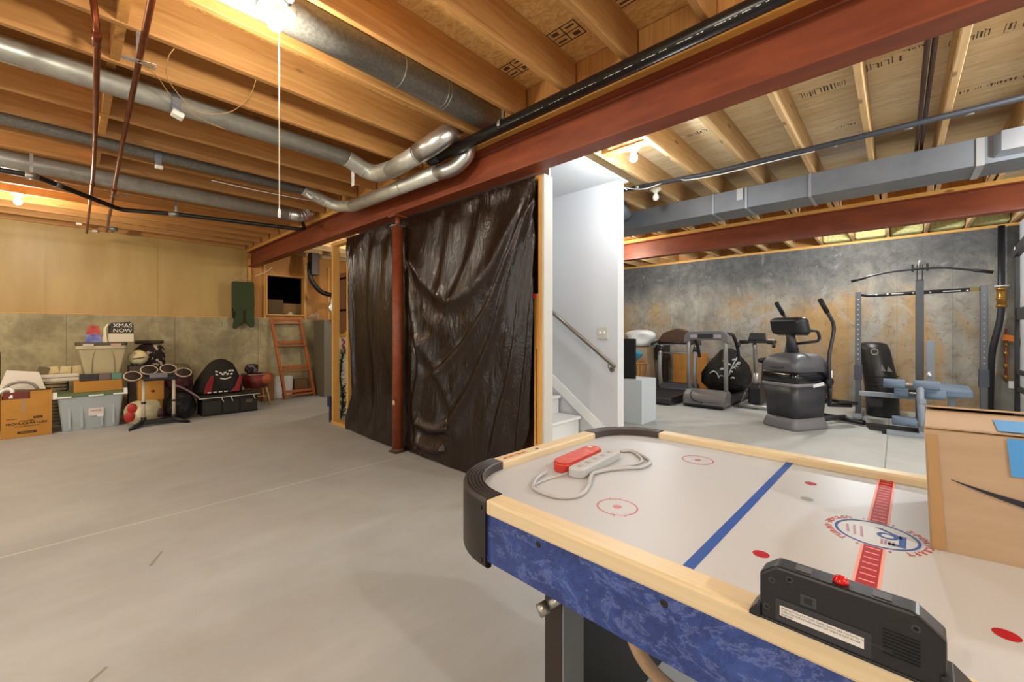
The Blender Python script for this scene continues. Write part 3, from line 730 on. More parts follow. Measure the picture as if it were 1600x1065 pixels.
# the emblem: slanted stripes, a blue ring-and-bars device
for k in range(3):
    y = .020+.013*k; flat([(-.040+.006*k, y), (.028-.004*k, y+.006), (.028-.004*k, y+.011), (-.040+.006*k, y+.005)], 6)
ring(.004, -.020, .011, .019, 3, 28)
flat([(.044, .004), (.046, -.008), (.020, -.042), (.006, -.046), (.006, -.038), (.016, -.036)], 3)
flat([(-.045, -.040), (-.045, -.052), (.024, -.052), (.024, -.040)], 3)
flat([(-.045, -.040), (-.045, -.022), (-.033, -.022), (-.033, -.040)], 3)
for k in range(4): strip_y(-.012-.0065*k-.0022, -.012-.0065*k+.0022, -.050, -.022, 6 if k < 2 else 5)
b.build('playfield', [FIELD, M_RED, M_PINK, M_BLUE, M_CIRC, M_GREY, M_DKR], TAB)

# lettering round the centre circle (clockwise, tops outward)
TW = world_of(TAB)
def ring_text(s, a0, a1, r, size):
    for i, ch in enumerate(s):
        if ch == ' ': continue
        a = a0 + (a1-a0)*i/(len(s)-1)
        p = TW @ Vector((r*math.cos(a), r*math.sin(a), zt+.0002))
        out = TW.to_3x3() @ Vector((math.cos(a), math.sin(a), 0)); tg = TW.to_3x3() @ Vector((math.sin(a), -math.cos(a), 0))
        text(ch, size, M_LTR, TAB, frame(p, tg, out), 'lettering', bold=.0004)
ring_text('• TURBO HOCKEY •', math.radians(162), math.radians(18), .089, .019)
ring_text('• SPORTCRAFT •', math.radians(-18), math.radians(-162), .089, .019)

# rails, corner caps, aprons
def rail(x0, y0, x1, y1, mat=MAPLE):
    return MB().box(x0, y0, .760, x1, y1, .800).build('rail', mat, TAB, bevel=.006)
rail(-HW, -.762, -HW+.06, .762); rail(HW-.06, -.762, HW, .762)
MAPLE2 = M('maple_rail_end', '#dccba8', .42, c2='#d2be96', scale=2.5, stretch=(.6, 40, 40), lo=.3, hi=.7)
r1 = rail(-.292, HL-.06, .292, HL, MAPLE2); rail(-.292, -HL, .292, -HL+.06, MAPLE2)
MB().cyl((-.08, HL-.035, .7995), (-.08, HL-.035, .8006), .007).build('screw_plug', M('plug', '#2a1512', .5), r1, sub_of=True)
text('SPORTCRAFT', .020, M_LTR, r1, frame(TW @ Vector((-.20, HL-.035, .8003)), TW.to_3x3() @ Vector((1, .0, 0)), TW.to_3x3() @ Vector((0, 1, 0))), 'rail_lettering')
prof = [(.252, .612), (.2625, .620), (.2625, .792), (.258, .802)]
for k in range(5): r = .254-.0105*k; prof += [(r-.002, .803), (r-.0045, .798), (r-.007, .798), (r-.0085, .803)]
prof += [(.200, .801), (.199, .770), (.225, .760), (.240, .612)]
for sx in (1, -1):
    for sy in (1, -1):
        cx, cy = sx*(HW-R0), sy*(HL-R0); bb = MB(); rings = []
        for i in range(15):
            a = math.radians(90*i/14); rings.append([(cx+sx*r*math.cos(a), cy+sy*r*math.sin(a), z) for r, z in prof])
        bb.loft(rings, smooth=False)
        cap = bb.build('corner_cap', [CAPM, CAPD], TAB)
        for f in cap.data.polygons:
            f.use_smooth = True; c_ = f.center
            if c_.z + cap.location.z < .785: f.material_index = 1
        q = cap.modifiers.new('e', 'EDGE_SPLIT'); q.split_angle = .5
        for z in (.775, .632):
            MB().lathe([(0, .003), (.004, .0022), (.006, 0)], (sx*(HW+.0025), sy*(HL-R0+.018), z), 12, axis=(sx, 0, 0)).build('cap_screw', M('dark_screw', '#3a3536', .3, .8), cap, sub_of=True)
for sx in (1, -1):
    ap = MB().box(sx*(HW-.02), -.762, .632, sx*(HW-.006), .762, .764).build('side_apron', MARBLE, TAB)
    for y in (.58, .27, -.03, -.33, -.62):
        MB().lathe([(.003, .0005), (.004, .002), (.007, .001), (.008, 0)], (sx*(HW-.006), y, .742), 14, axis=(sx, 0, 0)).build('apron_screw', M('dark_screw', '#3a3536', .3, .8), ap, sub_of=True)
for sy in (1, -1): MB().box(-.292, sy*(HL-.02), .632, .292, sy*(HL-.006), .764).build('end_apron', MARBLE, TAB)
MB().prism(rrect(2*HW-.06, 2*HL-.06, .22, 8), .655, .668).build('light_stop_board', DARK, TAB)  # unseen dark board, added so no light leaks through the table
LEGM = M('leg_black', '#2a211d', .5); LEGG = M('leg_grey_side', '#7b8086', .5)
for sx in (1, -1):
    for sy in (1, -1):
        x, y = sx*.385, sy*.625
        lg = MB().box(x-.045, y-.030, 0, x+.045, y+.030, .655).build('leg', LEGM, TAB, bevel=.003)
        g = MB().box(x-.0455, y-sy*.0325-.002, .0, x+.0455, y-sy*.0325+.002, .655).build('leg_side', LEGG, lg, sub_of=True)  # thin grey slab on one side of each leg, paler than its body
for sy in (1, -1): MB().box(-.34, sy*.625-.012, .02, .34, sy*.625+.012, .655).build('leg_panel_board', M('leg_board', '#0d0c0c', .5), TAB)
MB().cyl((-.475, .612, .545), (-.43, .575, .575), .011).cyl((-.49, .625, .535), (-.472, .610, .547), .016).build('levelling_bolt', GALV, TAB)
MB().tube(spline([(-.33, .40, .655), (-.36, .43, .60), (-.36, .44, .52), (-.31, .40, .40), (-.20, .30, .30), (.0, .2, .26)], 8), .017, 14).build('air_hose', M('beige_hose', '#b89a7c', .5), TAB)

# ---------------------------------------------------------------- black scorer on the near rail
SC = thing('score_unit', 'black plastic score counter with a red button sitting on the near wooden rail', 'score counter', (.765, .06, .80), math.radians(-1.4))
BP = M('scorer_black', '#17161a', .38, bump=.02, scale=120)
pf = [(.100, 0), (.100, .070), (.078, .088), (-.078, .088), (-.106, .066), (-.106, 0)]
MX = Matrix(((0, 0, 1, 0), (1, 0, 0, 0), (0, 1, 0, 0), (0, 0, 0, 1)))
MB().prism(pf, -.018, .020, MX).build('housing', BP, SC, bevel=.004)
MB().prism([(.114, 0), (.114, .006), (.104, .020), (.098, .020), (.098, 0)], -.022, .022, MX).prism([(-.130, 0), (-.130, .006), (-.112, .022), (-.1, .022), (-.1, 0)], -.022, .022, MX).box(-.020, -.12, 0, .02, .11, .004).build('mounting_flange', BP, SC, bevel=.001)
MB().lathe([(.0095, 0), (.0095, .004), (.0075, .0075), (.004, .0095), (0, .010)], (.0, .0, .0875), 20).build('button', M('button_red', '#c2181c', .2), SC)
rp = MB().box(-.0195, -.035, .006, -.018, .078, .040).build('recess_panel', M('recess_grey', '#2b2b30', .5), SC, bevel=.0005)
lab = MB().box(-.0200, -.027, .016, -.0193, .072, .031).build('warning_label', M('label_white', '#d6d4d0', .5), rp, sub_of=True)
SW_ = world_of(SC)
for k, s in enumerate(('PRESS BUTTON TO START GAME. GOALS ARE COUNTED FOR BOTH PLAYERS', 'TURN OFF THE POWER WHEN THE TABLE IS NOT IN USE', 'KEEP DRY')):
    text(s, .0036, M('label_print', '#4a4a50', .7), rp, frame(SW_ @ Vector((-.0202, .070, .0275-.0045*k)), SW_.to_3x3() @ Vector((0, -1, 0)), (0, 0, 1)), 'label_print', .00005, 'LEFT')
b = MB(); b.box(-.0192, .026, .044, -.018, .046, .060); ps = b.build('power_socket', M('socket_edge', '#37373c', .4), SC, bevel=.0008)
MB().box(-.0196, .031, .048, -.0190, .041, .057).build('socket_hole', BLACK, ps, sub_of=True)
b = MB()
for k in range(8): b.box(-.0196, -.082, .020+.0045*k, -.0175, -.046, .0222+.0045*k)
b.build('speaker_grille', M('grille_black', '#0b0b0d', .35), SC)
for y, z in ((.083, .064), (-.078, .068), (.090, .020), (.060, .074)):
    MB().lathe([(.0028, .0), (.0042, .0006), (.0048, 0)], (-.018, y, z), 14, axis=(-1, 0, 0)).build('screw_hole', M('recess_grey', '#3a3a40', .4), SC)
for y in (.045, -.045): MB().box(-.008, y-.010, .0875, .010, y+.010, .0888).build('top_notch', M('worn_black', '#45454a', .4), SC)

# ---------------------------------------------------------------- power strip and red case lying on the rink
t = thing('power_strip', 'white multi socket power strip with a looped cord on the white rink', 'power strip', (1.28, .785, .775), 0)
d = Vector((.279, .013, 0)).normalized()
a, c = Vector((1.128, .772, .789)), Vector((1.420, .788, .789))
GREYP = M('strip_grey', '#b4b6b9', .4)
body = MB().prism(rrect(.30, .056, .020, 5), .775, .806, Matrix.Translation((1.275, .779, 0)) @ Matrix.Rotation(.05, 4, 'Z')).build('body', GREYP, t, True, bevel=.006, seg=3)
for k in range(5):
    x = 1.165+.052*k; y = .779+(x-1.275)*.05
    MB().box(x-.013, y-.009, .8062, x+.013, y+.009, .8067).build('socket', M('socket_face', '#aaa7a2', .5), body, True)
    MB().box(x-.006, y-.005, .8065, x-.003, y+.005, .807).build('slot', BLACK, body, True)
cord = [(1.425, .790, .79), (1.478, .809, .781), (1.531, .779, .781), (1.485, .697, .781), (1.436, .654, .781), (1.358, .655, .781), (1.303, .699, .781), (1.212, .739, .782), (1.159, .728, .784), (1.081, .689, .781), (1.005, .672, .781), (.956, .705, .781), (.951, .763, .781), (.968, .811, .781), (1.041, .852, .781), (1.10, .862, .783)]
MB().tube(spline(cord, 8), .0058, 12).build('cord', GREYP, t, True)
cord2 = [(1.49, .80, .7805), (1.52, .765, .7805), (1.46, .700, .7805), (1.40, .68, .781), (1.30, .715, .781), (1.23, .745, .781)]
MB().tube(spline(cord2, 8), .005, 10).build('cord', GREYP, t, True)
MB().tube(spline([(.975, .80, .779), (1.0, .823, .779), (1.073, .821, .779), (1.135, .80, .785)], 6), .0028, 8).build('thin_lead', GREYP, t, True)
t = thing('plastic_case', 'red plastic case lying against the white power strip on the rink', 'case', (1.26, .842, .775))
MB().prism(rrect(.262, .070, .032, 6), .775, .806, Matrix.Translation((1.265, .846, 0)) @ Matrix.Rotation(.05, 4, 'Z')).build('lower_shell', M('case_red', '#c23a30', .35), t, True, bevel=.005)
us = MB().prism(rrect(.256, .064, .030, 6), .806, .813, Matrix.Translation((1.265, .846, 0)) @ Matrix.Rotation(.05, 4, 'Z')).build('upper_shell', M('case_red_worn', '#c8554b', .5, c2='#d98a80', scale=30, lo=.55, hi=.75), t, True, bevel=.003)
MB().lathe([(.010, 0), (.010, .0012), (0, .0012)], (1.365, .862, .813), 16).build('badge', M('badge', '#e6dcd6', .5), us, True)

# ---------------------------------------------------------------- cardboard parcel on the table
KRAFT = M('kraft_card', '#b19b80', .75, c2='#a89176', scale=2.5, stretch=(1, 1, 6), bump=.03)
KIN = M('kraft_inside', '#8a6a46', .9); BTAPE = M('blue_tape', '#4a95d8', .5); CTAPE = M('gum_tape', '#a9875c', .4)
BX = thing('cardboard_box', 'large brown parcel box with a black curved arrow standing on the rink', 'box', (1.46, -.32, .775))
u = Vector((.12, -.99, 0)).normalized(); v = Vector((.995, -.03, 0)).normalized(); A0 = Vector((1.296, -.054, .7755)); Wb, Db = .50, .36
Zt = 1.038; lean = Vector((-.016, .010, 0))
P0 = [A0, A0+u*Wb, A0+u*Wb+v*Db, A0+v*Db]
P1 = [A0+lean, A0+u*Wb+lean*.6, A0+u*Wb+v*Db, A0+v*Db+Vector((.0, .004, 0))]
P1 = [Vector((p.x, p.y, Zt)) for p in P1]
b = MB()
for i in range(4):
    j = (i+1) % 4; b.face([P0[i], P0[j], P1[j], P1[i]])
b.face(P0); bmesh.ops.remove_doubles(b.bm, verts=b.bm.verts, dist=1e-5)
CT = b.build('carton', KRAFT, BX, True, solid=.004)
nrm = u.cross(Vector((0, 0, 1))).normalized()
fu = (P1[1]-P1[0]).normalized()
# two long flaps closed over the top, near one slightly lifted
def flap(a, c, d, rise, name, mat=KRAFT):
    q = [a, c, c+d+Vector((0, 0, rise)), a+d+Vector((0, 0, rise))]
    m = MB(); m.face(q); return m.build(name, mat, BX, True, solid=.004)
flap(P1[3]+Vector((0, 0, .003)), P1[2]+Vector((0, 0, .003)), (P1[0]-P1[3])*.52, .026, 'far_flap')
flap(P1[0]+Vector((0, 0, .006)), P1[1]+Vector((0, 0, .006)), (P1[3]-P1[0])*.50, .012, 'near_flap')
flap(P1[0]+Vector((0, 0, .001)), P1[3]+Vector((0, 0, .001)), fu*.16, -.002, 'side_flap', KIN)
# face frame for prints: origin bottom corner, follows the lean
fz = (P1[0]-P0[0]).normalized(); fn = fu.cross(fz).normalized()
if fn.dot(Vector((-1, 0, 0))) < 0: fn = -fn
def fp(s, z): return P0[0] + (P0[1]-P0[0]).normalized()*s + (P1[0]-P0[0])*((z-.7755)/(Zt-.7755)) + fn*.0028
b = MB(); up_, lo_ = [], []
for i in range(25):
    k = i/24; s = .036+.26*k; zc = .936-.052*math.sin(k*PI*.5)*1.0 + .016*k*k + (.02*max(0, k-.7)); th = .001+.011*min(1, k*2.0)
    up_.append(fp(s, zc+th*.35)); lo_.append(fp(s, zc-th))
for i in range(24): b.face([up_[i], up_[i+1], lo_[i+1], lo_[i]])
b.face([fp(.27, .935), fp(.315, .938), fp(.305, .885)])
b.build('curved_arrow', M('arrow_black', '#20222a', .6), CT, True)
b = MB(); b.face([fp(.118, 1.036), fp(.18, 1.036), fp(.18, .960), fp(.122, .960)])
b.build('blue_tape', BTAPE, BX, True)
b = MB(); q0 = P1[0]+fu*.108+Vector((.002, 0, .0105)); b.face([q0, q0+fu*.10, q0+fu*.10+(P1[3]-P1[0])*.3+Vector((0, 0, .007)), q0+(P1[3]-P1[0])*.3+Vector((0, 0, .007))])
b.build('blue_tape', BTAPE, BX, True)
b = MB(); b.face([fp(.002, .778), fp(.024, .778), fp(.018, 1.03), fp(.002, 1.03)]); b.build('paper_tape', CTAPE, CT, True)
# ---------------------------------------------------------------- black plastic sheet on the stud wall
def m_sheet():
    k = NT('black_poly_sheet'); k.set(lin('#20130b'), .15)
    v = k.co((1, 1, 1)); a = k.noise(k.co((1, 3, .8), rot=(.5, 0, 0)), 3.2, 5, .6, 1.5); b = k.noise(v, 34, 4, .7, .8); c = k.noise(k.co((1, 9, .5)), 2.4, 3)
    h = k.math('ADD', k.math('MULTIPLY', a, .5), k.math('ADD', k.math('MULTIPLY', k.math('MULTIPLY', b, k.ramp(a, .45, .7)), .14), k.math('MULTIPLY', c, .10)))
    k.bump(h, .6, .03); k.b.inputs['Specular IOR Level'].default_value = .42; return k.m
SHEET = m_sheet()
def sm(a, b, x):
    t = max(0, min(1, (x-a)/(b-a))); return t*t*(3-2*t)
FOLDS = [  # creases as (y, z) runs with width and height; positive pulls toward the room
    ([(2.01, 2.36), (2.26, 1.86), (2.44, 1.35), (2.72, .85), (3.17, .21)], .055, .050), ([(1.99, 2.31), (2.16, 1.70), (2.26, 1.04), (2.40, .56), (2.49, .05)], .040, .036),
    ([(2.06, 2.37), (2.40, 1.77), (2.68, 1.36), (3.07, 1.0), (3.48, .73)], .050, .030), ([(1.99, 2.25), (2.05, 1.59), (2.14, .85), (2.22, .2)], .025, .024),
    ([(3.89, 2.27), (3.48, 1.76), (3.03, 1.54), (2.55, 1.79), (2.16, 2.30)], .090, .028), ([(5.02, 2.40), (5.04, 1.56), (4.97, .61), (5.02, .05)], .040, .045),
    ([(3.72, 2.06), (3.70, 1.58), (3.55, .98), (3.62, .45), (3.50, .05)], .050, .034), ([(3.07, 2.38), (3.17, 1.73), (3.40, 1.24)], .10, .016),
    ([(4.50, 2.44), (4.58, 1.54), (4.43, .65), (4.5, .05)], .09, .022), ([(3.75, 1.30), (3.35, .95), (3.1, .62), (2.85, .15)], .07, .022), ([(2.62, 2.4), (2.80, 1.9), (3.3, 1.25), (3.7, 1.0)], .08, .014),
    ([(3.6, .34), (3.3, .30), (3.05, .36)], .05, .045), ([(3.65, .16), (3.35, .10), (3.1, .14)], .04, .040)]
def seg_d(p, a, c):
    vx, vy = c[0]-a[0], c[1]-a[1]; L = vx*vx+vy*vy; k = max(0, min(1, ((p[0]-a[0])*vx+(p[1]-a[1])*vy)/L))
    dx, dy = p[0]-a[0]-k*vx, p[1]-a[1]-k*vy; s_ = vx*dy-vy*dx
    return math.hypot(dx, dy), (1 if s_ > 0 else -1), k
CR = []
for P_, w_, h_ in FOLDS: CR.append(([(q.x, q.y) for q in spline([(y, z, 0) for y, z in P_], 4)], w_, h_))
def folds(y, z):
    d = 0
    for P_, w_, h_ in CR:
        best = None; n = len(P_)-1
        for i in range(n):
            dd, sg, k = seg_d((y, z), P_[i], P_[i+1])
            if best is None or dd < best[0]: best = (dd, sg, (i+k)/n)
        dd, sg, t_ = best
        if dd > 4*w_: continue
        w2 = w_*(.45+.8*t_) if P_[0][1] > 2 and P_[0][0] < 2.2 else w_
        env = sm(0, .12, t_)*sm(1.0, .85, t_)
        s_ = sg*dd/w2
        d += h_*env*(1/(1+ (s_*(1.6 if s_ > 0 else .8))**2)**1.3 - .45*math.exp(-(s_-1.5)**2*1.2))
    return d
def sheet(u, w):
    z = 2.452*w + .008*(1-w)
    yl = 5.12 + .05*math.sin(3.2*z) - .10*sm(1.2, .5, z)*sm(.1, .5, z) + .10*sm(.5, 0, z)
    yr = 2.035 + .05*sm(1.6, .6, z) + .20*sm(.55, .0, z)
    y = yl + (yr-yl)*u
    d = folds(y, z)
    d += .05*sm(1.0, .15, z)*sm(4.0, 3.2, y)*sm(2.1, 2.6, y)                  # belly by the table
    d += .012*math.sin(3.4*y + 1.1*z) + .004*math.sin(17*y + 2*math.sin(3*z))
    d += .03*sm(.3, 0, z)*sm(3.7, 4.0, y)*sm(5.4, 4.4, y)
    x = 2.452 - max(-.032, d*sm(2.46, 2.3, z))
    if abs(y-3.84) < .12 and x < 2.447: x = 2.447
    if z > 2.41: x = max(x, 2.446)
    return (x, y, z)
t = MB().grid(sheet, 260, 190).build('plastic_sheet', SHEET)
tag(t, 'black plastic sheet hung over the stud wall behind the red post', 'sheet')
MB().box(2.568, 2.085, .04, 2.579, 4.99, 2.42).build('backing_board', M('brown_backing', '#5a3a20', .8), ws, True)
# ---------------------------------------------------------------- gym corner
GREYM = M('machine_grey', '#6f6d70', .45); GREYD = M('machine_charcoal', '#2e2e33', .42); SILV = M('silver_tube', '#a9a8a6', .35, .6)
MBLK = M('machine_black', '#17171b', .42); FOAM = M('foam_blue_grey', '#66778c', .7); FRAMEG = M('frame_grey_paint', '#8b95a2', .45)
RUB = M('rubber_black', '#101012', .7, bump=.1, scale=60); STEELB = M('dark_square_tube', '#33353a', .4, .3)
BRONZE = M('bronze_plastic', '#4a3426', .4)

# treadmill facing the camera: motor hood in front, deck running back to the wall
t = thing('treadmill', 'grey treadmill with its arched console and motor hood facing the room', 'treadmill', (7.9, 2.35, 0))
y0, y1 = 2.02, 2.68; ym = (y0+y1)/2
hood = [(7.15, .03), (7.15, .15), (7.18, .22), (7.30, .28), (7.46, .28), (7.60, .17), (7.60, .03)]
FR = Matrix(((1, 0, 0, 0), (0, 0, 1, 0), (0, 1, 0, 0), (0, 0, 0, 1)))   # (x, z) outlines pushed along y
hd = MB().prism(hood, y0, y1, FR).build('motor_hood', GREYM, t, True, bevel=.025, seg=3)
MB().box(7.145, y0+.08, .10, 7.16, y1-.10, .105).build('hood_line', GREYD, hd, True)
MB().box(7.13, y0+.01, .02, 7.18, y1-.01, .055).build('front_foot', RUB, t, True, bevel=.01)
for y in (y0+.03, y1-.03): MB().box(7.5, y-.045, .06, 8.85, y+.045, .17).build('side_rail', GREYD, t, True, bevel=.015)
MB().box(7.5, y0+.07, .09, 8.80, y1-.07, .15).build('running_belt', RUB, t, True)
for y in (y0+.05, y1-.05): MB().box(8.75, y-.03, 0, 8.82, y+.03, .07).build('rear_foot', RUB, t, True)
for y in (y0+.035, y1-.035): MB().tube([(7.36, y, .2), (7.33, y, 1.10), (7.34, y, 1.15)], .034, 16).build('upright', SILV, t, True)
arch = [(y0-.03, 1.06), (y0-.02, 1.20), (y0+.06, 1.275), (ym, 1.285), (y1-.06, 1.275), (y1+.02, 1.20), (y1+.03, 1.06), (y1-.05, 1.09), (y1-.09, 1.125), (y0+.09, 1.125), (y0+.05, 1.09)]
PX = Matrix(((0, 0, 1, 0), (1, 0, 0, 0), (0, 1, 0, 0), (0, 0, 0, 1)))     # (y, z) outlines pushed along x
cn = MB().prism(arch, 7.27, 7.42, PX).build('console', GREYM, t, True, bevel=.02, seg=3)
for y in (y0+.14, y1-.14): MB().box(7.262, y-.055, 1.155, 7.272, y+.055, 1.21).build('console_plate', M('console_plate', '#aaa3b4', .4), cn, True, bevel=.004)
MB().box(7.264, y0+.21, 1.15, 7.272, y1-.21, 1.23).build('console_back', GREYD, cn, True, bevel=.006)
for y in (y0, y1): MB().tube(spline([(7.36, y, 1.22), (7.62, y, 1.20), (7.86, y, 1.02), (7.98, y, .80)], 6), .028, 12).build('handrail', GREYD, t, True)
MB().tube(spline([(7.20, y1-.15, .28), (7.15, y1-.13, .20), (7.12, y1-.20, .12), (7.13, y1-.33, .09)], 6), .008, 8).build('power_cord', MBLK, t, True)

# second treadmill, deck towards the room
t = thing('treadmill', 'dark brown treadmill beside the white cabinet, deck toward the room and console at the wall', 'treadmill', (7.7, 3.18, 0))
y0, y1 = 2.86, 3.50
for y in (y0, y1): MB().box(7.0, y-.05, .03, 8.5, y+.05, .14, None).build('side_rail', MBLK, t, True, bevel=.02)
MB().box(7.02, y0+.03, .08, 8.4, y1-.03, .125).build('running_belt', RUB, t, True)
MB().box(6.97, y0-.05, .02, 7.07, y1+.05, .12).build('end_cap', GREYD, t, True, bevel=.02)
MB().prism([(8.05, .05), (8.05, .16), (8.2, .24), (8.5, .24), (8.55, .05)], y0, y1, FR).build('motor_hood', GREYD, t, True, bevel=.02)
for y in (y0-.02, y1+.02):
    up1 = MB().tube(spline([(8.25, y, .10), (8.18, y, .45), (8.20, y, .8), (8.30, y, 1.02)], 6), .042, 14).build('upright', SILV, t, True)
    MB().tube([(8.22, y, .86), (8.27, y, .95)], .052, 14).build('joint_collar', MBLK, up1, True)
arch = [(y0-.10, 1.0), (y0-.08, 1.10), (y0+.03, 1.24), (y0+.2, 1.30), ((y0+y1)/2, 1.33), (y1-.2, 1.30), (y1-.03, 1.24), (y1+.08, 1.10), (y1+.10, 1.0), (y1-.0, 1.05), (y0, 1.05)]
MB().prism(arch, 8.22, 8.36, PX).build('console', BRONZE, t, True, bevel=.015)
MB().tube([(8.12, y0-.02, 1.04), (8.12, y1+.02, 1.04)], .022, 12).build('cross_handle', MBLK, t, True)
MB().tube([(8.20, y0+.05, .84), (8.20, y1-.05, .84)], .016, 10).build('brace_bar', SILV, t, True)
for y in (y0-.04, y1+.04): MB().tube(spline([(8.30, y, 1.08), (8.05, y, 1.06), (7.85, y, 1.02)], 5), .026, 10).build('handrail', MBLK, t, True)

# big black bag with white print leaning behind the treadmill
def m_bag():
    k = NT('bag_vinyl'); v = k.co(); k.set(lin('#101012'), .16); k.bump(k.noise(v, 6, 5, .7, 1.6), .9, .07); return k.m
BAG = m_bag()
t = thing('sports_bag', 'large shiny black bag with white print standing on the grey treadmill deck', 'bag', (8.3, 2.33, .15))
rings = []
for z, w, dpt, sh in ((.152, .10, .10, 0), (.185, .28, .18, 0), (.30, .40, .22, .0), (.48, .42, .24, -.02), (.66, .34, .22, -.03), (.80, .22, .16, -.05), (.92, .13, .09, -.05), (.955, .05, .03, -.05)):
    rings.append([(8.3 + dpt*math.cos(2*PI*i/28)*(1+.08*math.sin(5*i+9*z)), 2.33 + sh + w*math.sin(2*PI*i/28)*(1+.06*math.sin(3*i+7*z)), z) for i in range(28)])
bb = MB().loft(rings).build('bag_body', BAG, t, True)
PW = M('bag_print', '#d8d8d6', .4)
rb = random.Random(3); b = MB()
for cy, cz, R in ((2.17, .62, .19), (2.17, .62, .15)):
    b.tube([(8.05+.25*abs(a-.5)**2, cy-.02+R*.35*math.cos(a*PI), cz+R*math.sin(a*2.6-1.2)) for a in [i/12 for i in range(13)]], .008, 6)
b.build('print_arc', PW, bb, True)
for i in range(16):
    y, z = 2.10+rb.uniform(-.03, .30), .42+rb.uniform(0, .34)
    MB().tube(spline([(8.055, y, z), (8.05, y-.03, z+.02), (8.055, y-.06, z+.005)], 4), .008+.006*rb.random(), 6).build('print_letter', PW, bb, True)
MB().tube(spline([(8.07, 2.53, .50), (8.06, 2.46, .54), (8.062, 2.40, .50), (8.062, 2.37, .42)], 5), .010, 8).build('print_letter', PW, bb, True)

# exercise bike
t = thing('exercise_bike', 'small dark exercise bike between the black bag and the elliptical', 'exercise bike', (7.75, 1.7, 0))
MB().tube([(7.62, 1.93, .045), (7.62, 1.42, .045)], .03, 14).build('front_stabiliser', SILV, t, True)
MB().tube([(8.55, 1.90, .045), (8.55, 1.50, .045)], .03, 14).build('rear_stabiliser', SILV, t, True)
MB().tube([(7.62, 1.7, .06), (8.55, 1.7, .06)], .03, 12).build('base_tube', MBLK, t, True)
MB().prism([(7.62, .08), (7.60, .36), (7.70, .42), (7.98, .40), (8.16, .30), (8.16, .10)], 1.62, 1.80, FR).build('flywheel_cover', MBLK, t, True, bevel=.03, seg=3)
MB().tube([(7.72, 1.71, .38), (7.75, 1.71, .58)], .045, 16).build('post_sleeve', SILV, t, True)
MB().tube([(7.75, 1.71, .55), (7.70, 1.71, .98), (7.66, 1.71, 1.06)], .03, 16).build('post', SILV, t, True)
MB().prism(rrect(.20, .52, .06), 1.075, 1.12, Matrix.Translation((7.68, 1.67, 0))).build('handle_tray', MBLK, t, True, bevel=.012)
for s in (-1, 1): MB().tube(spline([(7.70, 1.67+s*.14, 1.085), (7.60, 1.67+s*.24, 1.075), (7.55, 1.67+s*.25, 1.02)], 5), .024, 12).build('hand_grip', RUB, t, True)
MB().prism([(-.13, 0), (-.12, .12), (.10, .125), (.13, 0)], 7.66, 7.72, PX @ Matrix.Translation((1.68, 1.12, 0))).build('display', GREYD, t, True, bevel=.012)
MB().box(7.67, 1.44, 1.125, 7.71, 1.52, 1.14).build('phone_rest', WHITE_P, t, True)
MB().tube([(8.18, 1.7, .2), (8.28, 1.7, .72)], .03, 12).build('seat_post', MBLK, t, True)
MB().ball((8.30, 1.7, .76), .13, (1.1, .8, .4)).build('saddle', MBLK, t, True)
MB().tube(spline([(8.1, 1.95, .2), (7.85, 1.93, .12), (7.72, 1.92, .10)], 5), .012, 8).build('pedal_crank', SILV, t, True)

# elliptical trainer seen from its front corner
t = thing('elliptical_trainer', 'tall dark grey elliptical trainer with upright arms in front of the concrete wall', 'elliptical', (6.60, 1.0, 0), math.radians(150))
def rr(z, w, d, r, cx=0): return [(x+cx, y, z) for x, y in rrect(d, w, r, 5)]
MB().loft([rr(0, .48, .60, .06), rr(.03, .50, .62, .07), rr(.10, .46, .58, .07), rr(.15, .43, .54, .07)]).build('base_skirt', GREYM, t)
MB().loft([rr(.15, .43, .54, .07), rr(.35, .46, .57, .07), rr(.56, .50, .62, .07)]).build('lower_shroud', GREYD, t)
MB().loft([rr(.555, .505, .625, .07), rr(.60, .515, .635, .07)]).build('silver_band', M('band_grey', '#77767a', .4), t)
MB().loft([rr(.60, .512, .632, .07), rr(.745, .514, .630, .075)]).build('gloss_panel', M('gloss_black', '#0c0c10', .15), t)
MB().loft([rr(.74, .515, .63, .08), rr(.84, .51, .62, .08), rr(.90, .47, .57, .09), rr(.94, .41, .50, .09, -.01), rr(.968, .33, .42, .08, -.02), rr(.985, .16, .22, .06, -.04)]).build('upper_shroud', M('shroud_grey', '#55545a', .4), t)
MB().tube(spline([(.318, .10, .80), (.325, 0, .79), (.318, -.10, .80)], 6), .008, 8).build('vent_line', MBLK, t)
MB().tube([(.30, 0, .14), (.318, 0, .40), (.33, 0, .56)], .003, 6).build('centre_seam', MBLK, t)
text('ELLIPTICAL', .05, WHITE_P, t, world_of(t) @ frame((-.08, .263, .60), (-1, 0, .12), (0, 0, 1)), 'side_lettering') if False else None
MB().box(-.16, .258, .56, .02, .268, .60, (0, .15, 0)).build('side_badge', M('badge_white', '#d4d4d6', .4), t)
MB().box(-.285, .235, .66, -.265, .285, .76).build('side_tag', WHITE_P, t)
MB().tube([(.02, 0, .95), (.06, 0, 1.14), (.08, 0, 1.24)], [.075, .055, .05], 16).build('mast', GREYD, t)
con = []
for x, w, h in ((.19, .34, .13), (.16, .44, .20), (.07, .48, .24), (.01, .42, .20)):
    con.append([(x + .25*(zz), yy, 1.33 + zz) for yy, zz in rrect(w, h, .045, 4)])
con_ = MB().loft(con).build('console', MBLK, t)
MB().box(.176, -.10, 1.335, .194, .10, 1.37, (0, .25, 0)).build('console_badge', M('badge_grey', '#9a9aa2', .4), con_, sub_of=True)
